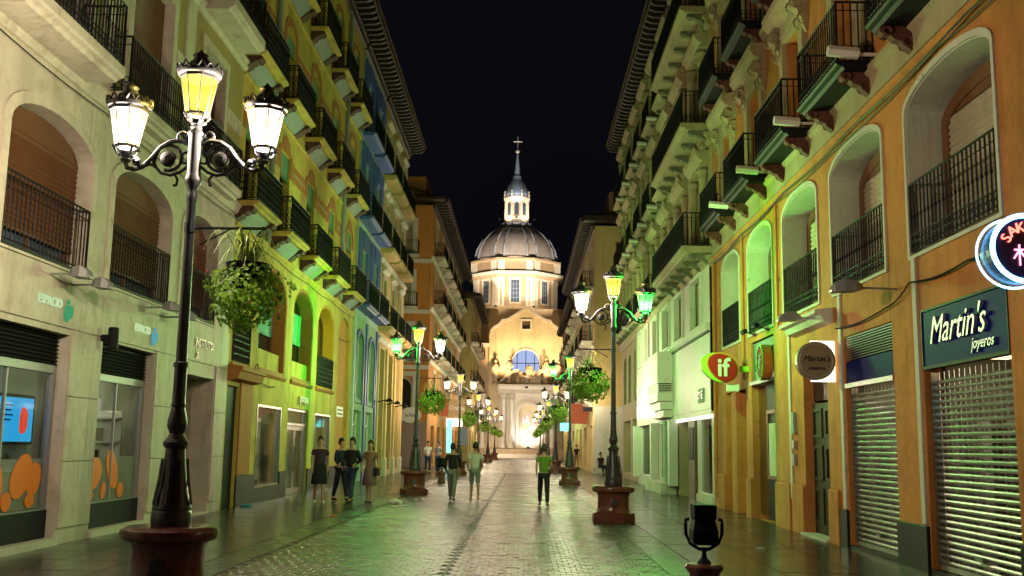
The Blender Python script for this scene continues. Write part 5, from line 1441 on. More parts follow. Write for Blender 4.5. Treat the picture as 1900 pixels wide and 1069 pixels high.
for k in range(8):
    an = -PI/2 + k*PI/4; c_, s_ = math.cos(an), math.sin(an); t_ = (-s_, c_)
    m = MB().yz(outline(-0.36, 0.36, 41.9, 44.1, 0.36), 0.0, 0.05)
    m.v = [(DX + c_*(1.86 + a) + t_[0]*b, DY + s_*(1.86 + a) + t_[1]*b, c) for a, b, c in m.v]; m.build('lantern_window', PANEB, lant)
    an += PI/8
    MB().lathe([(0.28, 40.6), (0.24, 44.5), (0.3, 45.2)], DX + 2.05*math.cos(an), DY + 2.05*math.sin(an), 8).build('lantern_pier', STONECH2, lant)
    MB().lathe([(0.12, 45.2), (0.2, 45.5), (0.06, 46.1), (0.12, 46.2), (0.02, 46.4)], DX + 2.3*math.cos(an), DY + 2.3*math.sin(an), 6).build('finial', STONECH2, lant)
MB().lathe([(2.2, 45.3), (2.15, 46.0), (1.7, 47.4), (1.0, 48.4), (0.75, 48.9), (0.8, 49.2), (0.72, 49.3)], DX, DY, 16).build('cupola', SLATEB, ch, True)
MB().lathe([(0.72, 49.2), (0.55, 49.5), (0.14, 53.5)], DX, DY, 8).build('spire', SLATEB, ch)
MB().ball((DX, DY, 53.9), 0.42, 12).build('orb', GOLD, ch, True)
MB().tube([(DX, DY, 54.2), (DX, DY, 56.6)], 0.09, 6).tube([(DX-0.75, DY, 55.7), (DX+0.75, DY, 55.7)], 0.09, 6).build('cross', GOLD, ch)
x5 = thing('side_spire', (9.6, 175, 30), 'thin iron cross finial right of the dome', 'finial')
MB().lathe([(0.9, 20), (0.6, 29.5), (0.3, 30.2), (0.12, 31.5)], 11.2, 175, 8).build('spirelet', SLATEB, x5)
MB().tube([(11.2, 175, 31.4), (11.2, 175, 33.6)], 0.09, 6).tube([(10.6, 175, 32.8), (11.8, 175, 32.8)], 0.09, 6).build('cross', GOLD, x5)

# floodlights that light the basilica
FLB = MB().box(-0.25, 0.25, -0.12, 0.12, 0.0, 0.36)
def flood(loc, aim, power, col, deg, label, blend=0.6, size=0.25):
    t = thing('church_floodlight', loc, label, 'floodlight', 'floodlights aimed at the basilica')
    m = MB(loc[0], 1, loc[1]).box(-0.22, 0.22, -0.1, 0.1, loc[2]-0.30, loc[2]-0.06); m.build('housing', DARK, t)
    L_ = bpy.data.lights.new('flood_beam', 'SPOT'); L_.energy = power; L_.color = col; L_.spot_size = math.radians(deg); L_.spot_blend = blend; L_.shadow_soft_size = size
    o = bpy.data.objects.new('flood_beam', L_); COL.objects.link(o); o.parent = t
    o.rotation_euler = (Vector(aim) - Vector(loc)).to_track_quat('-Z', 'Y').to_euler()
    return t
WARMF = (1.0, 0.72, 0.36); NEUF = (1.0, 0.85, 0.66); COOLF = (0.72, 0.82, 1.0)
flood((-3.4, 138.2, 10.6), (-2.3, 142, 15.6), 4600, WARMF, 95, 'floodlight on the portal ledge at the left end')
flood((3.9, 138.2, 10.6), (2.4, 142, 16.0), 4600, WARMF, 95, 'floodlight on the portal ledge at the right end')
flood((0.4, 138.0, 9.6), (0.3, 142, 17.0), 2800, WARMF, 80, 'floodlight on the portal ledge in the middle')
flood((-4.6, 131.0, 0.5), (-2.0, 142, 6.0), 5000, NEUF, 90, 'floodlight standing on the square left of the portal')
flood((5.6, 131.0, 0.5), (3.0, 142, 6.0), 5000, NEUF, 90, 'floodlight standing on the square right of the portal')
flood((0.72, 139.4, 1.6), (0.72, 142.1, 4.6), 1300, (0.92, 0.95, 1.0), 120, 'small floodlight below the white relief')
for k, x in enumerate((-9.5, -4.8, 1.5, 6.2)):
    flood((x, 166.3, 24.4), (DX*0.6 + x*0.4, 171.2, 29.0), 1400, (1.0, 0.82, 0.56), 115, 'roof floodlight at the foot of the drum, number %s from the left' % ('one', 'two', 'three', 'four')[k])
flood((-11.0, 150.0, 17.2), (DX-1, 173, 36.0), 60000, NEUF, 42, 'roof floodlight aimed at the left side of the dome')
flood((8.5, 150.0, 17.2), (DX+1, 173, 36.0), 60000, NEUF, 42, 'roof floodlight aimed at the right side of the dome')
flood((-9.0, 150.5, 16.6), (-5.0, 166, 20.0), 3000, WARMF, 90, 'roof floodlight aimed at the crossing wall, left')
flood((7.0, 150.5, 16.6), (3.0, 166, 20.0), 3000, WARMF, 90, 'roof floodlight aimed at the crossing wall, right')
flood((-4.6, 175.0, 40.9), (DX, DY-1.5, 43.5), 900, (1.0, 0.8, 0.55), 110, 'floodlight at the foot of the lantern tower, left')
flood((1.4, 175.0, 40.9), (DX, DY-1.5, 43.5), 900, (1.0, 0.8, 0.55), 110, 'floodlight at the foot of the lantern tower, right')
flood((-1.65, 172.5, 40.8), (DX, DY, 50.0), 2500, COOLF, 40, 'cool floodlight aimed at the spire')

# ================================================================== STREET LAMPS
def lantern_proto(kind):
    col, tint, base, peak, power, lcol = {
        'white': ((1.0, 0.87, 0.40), (0.92, 0.88, 0.76), 0.75, 6.5, LAMP_W, (1.0, 0.86, 0.73)),
        'green': ((0.10, 1.0, 0.14), (0.6, 0.92, 0.62), 0.45, 6.0, LAMP_W*1.25, (0.06, 1.0, 0.10)),
        'yellow': ((1.0, 0.80, 0.10), (0.90, 0.80, 0.30), 0.55, 0.9, LAMP_W*0.15, (1.0, 0.80, 0.35))}[kind]
    gm = lantern_glass('lantern_glass_' + kind, col, tint, base, peak)
    n = 8; zb, zt, rb, rt = 0.17, 0.57, 0.118, 0.19
    m = MB()
    m.lathe([(0.045, 0.0), (0.06, 0.02), (0.04, 0.05), (0.055, 0.08), (0.07, 0.10)], 0, 0, 12)
    for k in range(4):      # scroll feet holding the glass
        a = k*PI/2 + PI/4; c_, s_ = math.cos(a), math.sin(a)
        m.tube([(0.05*c_, 0.05*s_, 0.06), (0.10*c_, 0.10*s_, 0.085), (0.125*c_, 0.125*s_, 0.125), (0.12*c_, 0.12*s_, 0.17)], 0.014, 5)
        m.ball((0.135*c_, 0.135*s_, 0.15), 0.02, 6)
    m.lathe([(rb+0.012, zb-0.02), (rb+0.015, zb), (rb, zb+0.012), (rb-0.02, zb+0.012), (rb-0.02, zb-0.02), (rb+0.012, zb-0.02)], 0, 0, n, PI/8, False)
    for k in range(n):
        a = PI/8 + 2*PI*k/n
        m.tube([(rb*math.cos(a), rb*math.sin(a), zb), (rt*math.cos(a), rt*math.sin(a), zt)], 0.0075, 4)
    m.lathe([(rt-0.01, zt-0.035), (rt+0.01, zt-0.03), (rt+0.012, zt), (rt-0.01, zt)], 0, 0, n, PI/8)
    f = proto(m, 'lantern', CASTIRON)
    r = MB(); r.lathe([(rt+0.02, zt), (rt+0.035, zt+0.015), (rt+0.04, zt+0.055), (rt+0.01, zt+0.07), (rt-0.03, zt+0.10), (rt-0.09, zt+0.16), (0.075, zt+0.185), (0.07, zt+0.22), (0.085, zt+0.235), (0.07, zt+0.25), (0.03, zt+0.27), (0.012, zt+0.30)], 0, 0, 24)
    kid(f, proto(r, 'roof', CASTIRON, None, True))
    c = MB()
    for k in range(16):     # pierced crest round the roof
        a = 2*PI*k/16; x, y = (rt+0.036)*math.cos(a), (rt+0.036)*math.sin(a); ta = (-math.sin(a), math.cos(a))
        c.tube([(x - ta[0]*0.04, y - ta[1]*0.04, zt+0.05), (x - ta[0]*0.02, y - ta[1]*0.02, zt+0.09), (x, y, zt+0.10 + 0.02*(k % 2)), (x + ta[0]*0.02, y + ta[1]*0.02, zt+0.09), (x + ta[0]*0.04, y + ta[1]*0.04, zt+0.05)], 0.011, 4)
    kid(f, proto(c, 'crest', CASTIRON))
    for k in range(n):
        a, b = PI/8 + 2*PI*k/n, PI/8 + 2*PI*(k+1)/n
        q = MB(); q.face([(rb*math.cos(a), rb*math.sin(a), zb), (rb*math.cos(b), rb*math.sin(b), zb), (rt*math.cos(b), rt*math.sin(b), zt-0.02), (rt*math.cos(a), rt*math.sin(a), zt-0.02)])
        kid(f, proto(q, 'pane', gm))
    L_ = bpy.data.lights.new('bulb', 'POINT'); L_.energy = power; L_.color = lcol; L_.shadow_soft_size = 0.05
    bo = bpy.data.objects.new('bulb', L_); bo.location = (0, 0, 0.26); PROTOS.append(bo)
    kid(f, bo)
    return f
LANT = {k: lantern_proto(k) for k in ('white', 'green', 'yellow')}
def spiral(cx, cz, r0, r1, a0, a1, n=16, y=0):
    return [(cx + (r0+(r1-r0)*t/n)*math.cos(a0+(a1-a0)*t/n), y, cz + (r0+(r1-r0)*t/n)*math.sin(a0+(a1-a0)*t/n)) for t in range(n+1)]
def lamp_parts():
    P = {}
    ped = MB(); ped.lathe([(0.38, 0.20), (0.36, 0.24), (0.345, 0.32), (0.34, 0.55), (0.37, 0.62)], 0, 0, 32)
    P['ped'] = proto(ped, 'pedestal', REDGRAN, None, 'auto')
    kid(P['ped'], proto(MB().lathe([(0.37, 0.62), (0.43, 0.635), (0.465, 0.66), (0.475, 0.70), (0.465, 0.74), (0.43, 0.765), (0.40, 0.77), (0.20, 0.775)], 0, 0, 40), 'cap', REDGRAN, None, 'auto'))
    ft = MB().lathe([(0.49, 0.0), (0.49, 0.17), (0.47, 0.20), (0.40, 0.215)], 0, 0, 8, PI/8)
    kid(P['ped'], proto(ft, 'foot', REDGRAN))
    for a in (-PI/2, PI/2):
        q = MB(); q.lathe([(0.08, -0.01), (0.08, 0.012), (0.06, 0.02)], 0, 0, 14); sg_ = math.sin(a)
        q.v = [(x, sg_*(0.345 + z), 0.42 + y) for x, y, z in q.v]; kid(P['ped'], proto(q, 'medallion', CASTIRON))
    post = MB().lathe([(0.19, 0.775), (0.195, 0.80), (0.195, 0.90), (0.185, 0.92), (0.19, 0.94), (0.18, 0.97), (0.155, 1.06), (0.128, 1.20), (0.105, 1.40), (0.095, 1.52), (0.122, 1.55), (0.125, 1.585), (0.09, 1.63), (0.07, 1.67), (0.085, 1.71), (0.098, 1.74), (0.095, 1.80), (0.078, 1.88), (0.064, 1.93), (0.075, 1.955), (0.066, 1.98), (0.064, 2.06),
                      (0.062, 2.33), (0.075, 2.34), (0.075, 2.375), (0.056, 2.39), (0.05, 3.6), (0.047, 4.02), (0.055, 4.06), (0.055, 4.12), (0.045, 4.15), (0.052, 4.18), (0.085, 4.24), (0.09, 4.28), (0.075, 4.32), (0.072, 4.36), (0.072, 4.74), (0.09, 4.77), (0.07, 4.80), (0.05, 4.82)], 0, 0, 20)
    P['post'] = proto(post, 'post', CASTIRON, None, 'auto')
    lv = MB()           # cast leaves round the bell of the post
    for k in range(8):
        a = 2*PI*k/8; c_, s_ = math.cos(a), math.sin(a)
        for z0, z1, r0, r1 in ((0.98, 1.22, 0.178, 0.128), (1.16, 1.42, 0.142, 0.108)):
            w_ = 0.05
            lv.f.append([lv.p((r0+0.006)*c_ + s_*-w_, (r0+0.006)*s_ + c_*w_, z0), lv.p((r0+0.018)*c_, (r0+0.018)*s_, z0-0.01), lv.p((r1+0.022)*c_ , (r1+0.022)*s_, z1)])
            lv.f.append([lv.p((r0+0.018)*c_, (r0+0.018)*s_, z0-0.01), lv.p((r0+0.006)*c_ - s_*-w_, (r0+0.006)*s_ - c_*w_, z0), lv.p((r1+0.022)*c_, (r1+0.022)*s_, z1)])
            lv.tube([((r0+0.012)*c_, (r0+0.012)*s_, z0), ((r1+0.02)*c_, (r1+0.02)*s_, z1)], 0.012, 4)
    kid(P['post'], proto(lv, 'leaf_ornament', CASTIRON))
    for sd in (-1, 1):
        m = MB()
        S = lambda pts: [(sd*x, y, z) for x, y, z in pts]
        m.tube(S([(0.07, 0, 4.66), (0.16, 0, 4.70), (0.26, 0, 4.685), (0.36, 0, 4.62), (0.45, 0, 4.50), (0.54, 0, 4.41), (0.63, 0, 4.38), (0.70, 0, 4.40), (0.72, 0, 4.46)]), 0.026, 7)
        m.tube(S(spiral(0.27, 4.50, 0.16, 0.125, -0.6, 5.0, 18)), 0.02, 6)
        m.tube(S(spiral(0.125, 4.74, 0.075, 0.015, -1.2, 4.8, 14)), 0.018, 5)
        m.tube(S(spiral(0.60, 4.475, 0.05, 0.012, -2.2, 4.0, 12)), 0.016, 5)
        m.ball((sd*0.585, 0, 4.47), 0.036, 8)
        m.tube(S([(0.07, 0, 4.42), (0.14, 0, 4.36), (0.24, 0, 4.325), (0.34, 0, 4.345), (0.40, 0, 4.41), (0.46, 0, 4.44), (0.52, 0, 4.42)]), 0.018, 6)
        m.tube(S([(0.20, 0, 4.335), (0.165, 0, 4.28), (0.175, 0, 4.22), (0.205, 0, 4.215)]), 0.016, 5)
        m.tube(S([(0.07, 0, 4.58), (0.12, 0, 4.56), (0.145, 0, 4.50), (0.11, 0, 4.45), (0.07, 0, 4.46)]), 0.014, 5)
        m.tube(S([(0.38, 0, 4.58), (0.40, 0, 4.52), (0.42, 0, 4.44)]), 0.012, 4)
        P[sd] = proto(m, 'arm', CASTIRON)
        d = MB(); d.lathe([(0.085, -0.018), (0.085, 0.018), (0.06, 0.03), (0.03, 0.035)], 0, 0, 16); d.lathe([(0.03, -0.035), (0.06, -0.03), (0.085, -0.018)], 0, 0, 16)
        d.v = [(sd*0.275 + x, z, 4.50 + y) for x, y, z in d.v]; kid(P[sd], proto(d, 'medallion', CASTIRON))
    for sd in (-1, 1):
        r = MB().tube([(0, 0, 3.77), (sd*0.75, 0, 3.77)], 0.016, 6).tube([(sd*0.12, 0, 3.60), (sd*0.42, 0, 3.76)], 0.009, 4).ball((sd*0.76, 0, 3.77), 0.025, 6)
        r.lathe([(0.06, 3.72), (0.06, 3.82)], 0, 0, 10)
        P['rod', sd] = proto(r, 'basket_rod', CASTIRON)
    return P
LP = lamp_parts()
def lamp(x, y, kinds, rod, label):
    t = thing('street_lamp', (x, y, 0), label, 'street lamp', 'three-lantern street lamps along the street')
    clone(LP['ped'], t, (x, y, 0)); clone(LP['post'], t, (x, y, 0)); clone(LP[-1], t, (x, y, 0)); clone(LP[1], t, (x, y, 0)); clone(LP['rod', rod], t, (x, y, 0))
    for k, (dx, z) in zip(kinds, ((-0.72, 4.46), (0, 4.82), (0.72, 4.46))): clone(LANT[k], t, (x+dx, y, z))
    return t
W, G, Yl = 'white', 'green', 'yellow'
LAMPS = [(-3.46, 10.3, (W, Yl, W), 1, 'tall iron lamp with three lanterns on red granite pedestal in the left foreground'),
         (2.0, 22.9, (W, Yl, G), -1, 'iron lamp with a green right lantern on granite pedestal, nearest on the right'),
         (-3.5, 33.8, (G, Yl, W), 1, 'iron lamp with a green left lantern, second on the left'),
         (2.0, 44.2, (G, Yl, W), -1, 'iron lamp with a green left lantern, second on the right'),
         (-3.45, 56.0, (W, Yl, W), 1, 'iron lamp with two white side lanterns, third on the left'),
         (2.05, 65.0, (W, Yl, W), -1, 'iron lamp with two white side lanterns, third on the right'),
         (-3.4, 78.0, (W, Yl, W), 1, 'distant iron lamp with white lanterns, fourth on the left'),
         (2.1, 86.5, (W, Yl, G), -1, 'distant iron lamp with one green lantern, fourth on the right'),
         (-3.35, 100.0, (W, Yl, W), 1, 'distant iron lamp with white lanterns, fifth on the left'),
         (2.1, 108.0, (W, Yl, W), -1, 'distant iron lamp with white lanterns, fifth on the right'),
         (-3.3, 121.0, (W, Yl, W), 1, 'farthest iron lamp on the left before the basilica'),
         (2.1, 127.0, (W, Yl, W), -1, 'farthest iron lamp on the right before the basilica')]
for a in LAMPS: lamp(*a)

# ---- hanging flower baskets
def leafmat(name, col):
    m = M(name, col, 0.6, 0.45, 9, 0, rnd=0.9, spec=0.25)
    nt = m.node_tree; N, L = nt.nodes, nt.links
    b = N['Principled BSDF']; src = b.inputs['Base Color'].links[0].from_socket
    t = N.new('ShaderNodeBsdfTranslucent'); L.new(src, t.inputs['Color'])
    mx = N.new('ShaderNodeMixShader'); mx.inputs[0].default_value = 0.4
    L.new(b.outputs[0], mx.inputs[1]); L.new(t.outputs[0], mx.inputs[2])
    L.new(mx.outputs[0], N['Material Output'].inputs[0])
    return m
LEAF = leafmat('leaf_green', (0.30, 0.50, 0.06)); GRASSL = M('blade_green', (0.30, 0.42, 0.06), 0.5, 0.35, 8, 0, rnd=0.5, spec=0.3)
PINK = M('pink_petals', (0.70, 0.06, 0.30), 0.6, 0.2, 5, 0)
def basket_proto(seed, grass):
    R = random.Random(seed)
    pot = MB().lathe([(0.02, -0.72), (0.12, -0.70), (0.2, -0.62), (0.24, -0.5), (0.26, -0.42), (0.24, -0.42)], 0, 0, 16)
    p = proto(pot, 'pot', DARK)
    h = MB()
    for k in range(3): a = 2*PI*k/3; h.tube([(0.25*math.cos(a), 0.25*math.sin(a), -0.43), (0, 0, -0.02)], 0.005, 4)
    kid(p, proto(h, 'chain', CASTIRON))
    fo = MB()
    for k in range(1300):
        u = R.uniform(-1, 1); a = R.uniform(0, 2*PI); rr = (0.62 + 0.46*R.random()**0.6)
        sx = math.sqrt(1-u*u)
        lump = 1 + 0.14*math.sin(3*a+seed) + 0.10*math.sin(7*a+2*u*3) + 0.10*math.sin(5*u+2*a)
        c = Vector((0.43*rr*sx*math.cos(a)*lump, 0.43*rr*sx*math.sin(a)*lump, -0.76 + 0.36*rr*u*(1.0 if u > 0 else 1.05)))
        if u < -0.6 and R.random() < 0.5: c.z -= R.uniform(0, 0.10)
        n = (c - Vector((0, 0, -0.75))).normalized() + Vector((R.uniform(-.6, .6), R.uniform(-.6, .6), R.uniform(-.3, .9)))
        n.normalize(); t = n.orthogonal().normalized(); t.rotate(Matrix.Rotation(R.uniform(0, 2*PI), 3, n)); b = n.cross(t)
        L_, w_ = R.uniform(0.026, 0.046), R.uniform(0.018, 0.032)
        i = [fo.p(*(c - t*L_)), fo.p(*(c - t*L_*0.2 + b*w_ + n*0.006)), fo.p(*(c + t*L_)), fo.p(*(c - t*L_*0.2 - b*w_ + n*0.006))]
        fo.f.append([i[0], i[1], i[2]]); fo.f.append([i[0], i[2], i[3]])
    o = proto(fo, 'foliage', LEAF); o['kind'] = 'stuff'; kid(p, o)
    g = MB()
    for k in range(grass):
        a = R.uniform(0, 2*PI); ln = R.uniform(0.22, 0.5); up = R.uniform(0.12, 0.42); w_ = R.uniform(0.006, 0.011); r0 = R.uniform(0, 0.12)
        prev = None; c_, s_ = math.cos(a), math.sin(a)
        for t in range(6):
            u = t/5; rr = r0 + ln*u; z = -0.45 + up*math.sin(u*PI*0.75)*1.2 - 0.22*u*u
            ww = w_*(1 - 0.85*u)
            e = [g.p(rr*c_ - s_*ww, rr*s_ + c_*ww, z), g.p(rr*c_ + s_*ww, rr*s_ - c_*ww, z)]
            if prev: g.f.append([prev[0], prev[1], e[1], e[0]])
            prev = e
    if grass: o = proto(g, 'grass_blades', GRASSL); o['kind'] = 'stuff'; kid(p, o)
    for k in range(3):
        a = R.uniform(0, 2*PI); f = MB(); rr = R.uniform(0.36, 0.50); z = R.uniform(-0.72, -0.42)
        for q in range(3): f.ball((rr*math.cos(a)+R.uniform(-.02, .02), rr*math.sin(a)+R.uniform(-.02, .02), z+R.uniform(-.02, .02)), R.uniform(0.012, 0.020), 6)
        kid(p, proto(f, 'flower', PINK))
    return p
BK = [basket_proto(1, 90), basket_proto(2, 24), basket_proto(5, 30)]
bl = ['hanging basket with spiky grass and pink flowers beside the foreground lamp', 'leafy hanging basket on the nearest right lamp', 'leafy hanging basket on the second left lamp', 'hanging basket on the second right lamp',
      'hanging basket on the third left lamp', 'hanging basket on the third right lamp', 'small distant hanging basket on the fourth left lamp', 'small distant hanging basket on the fourth right lamp',
      'tiny hanging basket on the fifth left lamp', 'tiny hanging basket on the fifth right lamp', 'tiny hanging basket on the farthest left lamp', 'tiny hanging basket on the farthest right lamp']
for k, (x, y, kd, rod, lb) in enumerate(LAMPS):
    t = thing('hanging_basket', (x + rod*(0.62 if k == 0 else 0.52), y, 3.77), bl[k], 'flower basket', 'hanging flower baskets on the lamps')
    t.rotation_euler.z = k*1.3 + 0.4
    src = BK[0 if k == 0 else 1 + k % 2]
    c = clone(src, t, tuple(t.location))
    c.scale = (0.86, 0.86, 0.88) if k == 0 else (1.05, 1.05, 1.0)

# ---- black street floodlights on small granite stands
def street_flood(x, y, label, rz=0.0):
    t = thing('pedestal_floodlight', (x, y, 0), label, 'floodlight', 'black floodlights on granite stands', rz)
    ORIGIN[t.name] = Vector()
    MB().lathe([(0.18, 0), (0.18, 0.06), (0.15, 0.09), (0.135, 0.30), (0.15, 0.38), (0.185, 0.42), (0.19, 0.45), (0.17, 0.475), (0.05, 0.48)], 0, 0, 28).build('stand', REDGRAN, t, 'auto')
    y_ = MB().lathe([(0.075, 0.478), (0.06, 0.50), (0.03, 0.53), (0.022, 0.58), (0.035, 0.61)], 0, 0, 14)
    y_.tube([(-0.145, 0, 0.905), (-0.178, 0, 0.90), (-0.182, 0, 0.86), (-0.18, 0, 0.76), (-0.14, 0, 0.67), (-0.05, 0, 0.615), (0.05, 0, 0.615), (0.14, 0, 0.67), (0.18, 0, 0.76), (0.182, 0, 0.86), (0.178, 0, 0.90), (0.145, 0, 0.905)], 0.018, 8)
    y_.build('yoke', DARK, t)
    b = MB(); q = []
    for z, w, d0, d1 in ((0.66, 0.09, -0.09, 0.09), (0.70, 0.125, -0.12, 0.12), (0.80, 0.125, -0.12, 0.13), (0.90, 0.10, -0.08, 0.12), (0.925, 0.108, -0.12, 0.14), (1.05, 0.112, -0.12, 0.14)):
        q.append([b.p(-w, d0, z), b.p(w, d0, z), b.p(w, d1, z), b.p(-w, d1, z)])
    for A, B in zip(q, q[1:]):
        for k in range(4): b.f.append([A[k], A[(k+1) % 4], B[(k+1) % 4], B[k]])
    b.f.append(q[0][::-1]); b.f.append(q[-1])
    h = b.build('lamp_housing', DARK, t)
    MB().box(-0.09, 0.09, -0.126, -0.121, 0.94, 1.04).build('front_panel', PANE, h)
    for k in range(4): MB().box(-0.128, 0.128, 0.125+0.0, 0.15, 0.71+0.022*k, 0.718+0.022*k).build('cooling_fin', DARK, h)
    return t
street_flood(1.82, 10.5, 'black floodlight in a yoke on a small granite stand in the right foreground')
street_flood(-3.42, 44.0, 'black floodlight on a small stand near the second left lamp', 2.6)

# ---- signs further down the street
def board(name, x0, x1, y, z0, z1, mat, label, txt=None, tm=None, size=0.3, shape=None, arm=None):
    t = thing(name, ((x0+x1)/2, y, z0), label, 'sign')
    if shape == 'oval':
        flatx([((x0+x1)/2 + (x1-x0)/2*math.cos(2*PI*k/24), (z0+z1)/2 + (z1-z0)/2*math.sin(2*PI*k/24)) for k in range(24)], y, y+0.12).build('panel', mat, t)
    else: MB().box(x0, x1, y, y+0.14, z0, z1).build('panel', mat, t)
    if arm: MB().box(arm[0], arm[1], y+0.04, y+0.10, (z0+z1)/2-0.04, (z0+z1)/2+0.04).build('arm', DARK, t)
    if txt: text(txt, 'lettering', tm or DARK, t, size, face_mtx('F', (x0+x1)/2, y-0.012, (z0+z1)/2), 0.008)
    return t
TAN = M('tan_sign', (0.40, 0.27, 0.14), 0.6, 0.15, 2, 0); REDB = M('rust_sign', (0.40, 0.09, 0.03), 0.6, 0.15, 2, 0)
board('oval_sign', -8.75, -7.2, 72.8, 3.1, 4.2, WPAINT, 'white oval sign on the orange corner building', 'la flor', WOOD, 0.34, 'oval')
t = board('projecting_sign', -6.1, -4.75, 84.0, 3.9, 5.3, TAN, 'tan and red projecting sign above the lit shops beyond the side street', 'Ondas', WPAINT, 0.5, arm=(-6.8, -6.1))
MB().box(-6.75, -6.11, 83.99, 84.14, 3.9, 5.3).build('red_end', REDB, t)
board('rust_sign', 3.3, 4.5, 72.0, 3.2, 4.6, REDB, 'rust red projecting sign on the sand building', None, arm=(4.5, 4.56))
board('blue_sign', -6.0, -5.2, 96.0, 1.6, 3.2, M('blue_sign', (0.25, 0.3, 0.55), 0.5, 0.1, 2, 0), 'pale blue sign board beside the distant left shops', None)
board('cyan_sign', -6.05, -5.65, 82.0, 1.0, 3.6, E_CYAN, 'tall cyan lit sign strip on the left', None)
board('white_lit_sign', -6.7, -5.3, 90.0, 3.2, 3.9, E_SIGN, 'lit white shop sign below the distant left baskets', None)
board('green_lit_sign', 3.3, 4.1, 92.0, 3.0, 3.7, E_CYAN, 'small cyan lit sign between the distant right lamps', None)
board('shop_lamp_sign', 3.9, 4.5, 67.4, 3.9, 4.2, DARK, 'dark box lamp above the sand building door', None)

# ================================================================== PEOPLE
SKIN = M('skin', (0.46, 0.27, 0.18), 0.55, 0.1, 8, 0.0)
HAIRD = M('dark_hair', (0.018, 0.012, 0.009), 0.5, 0.3, 20, 0.2); HAIRB = M('brown_hair', (0.07, 0.035, 0.018), 0.5, 0.3, 20, 0.2)
def cloth(name, c): return M(name, c, 0.85, 0.2, 6, 0.25, bscale=14)
def skin_mesh(name, nodes, edges, mat, parent, sub=2):
    bm = bmesh.new(); vs = {}
    lay = bm.verts.layers.skin.verify()
    for i, (k, (co, r)) in enumerate(nodes.items()):
        v = bm.verts.new(co); vs[k] = v
        v[lay].radius = (r, r) if isinstance(r, (int, float)) else r
        if i == 0: v[lay].use_root = True
    for a, b in edges: bm.edges.new((vs[a], vs[b]))
    me = bpy.data.meshes.new(name); bm.to_mesh(me); bm.free(); me.materials.append(mat)
    o = bpy.data.objects.new(name, me); COL.objects.link(o); o.parent = parent
    s = o.modifiers.new('skin', 'SKIN'); s.use_smooth_shade = True; s.branch_smoothing = 0.4
    u = o.modifiers.new('smooth', 'SUBSURF'); u.levels = sub; u.render_levels = sub
    return o
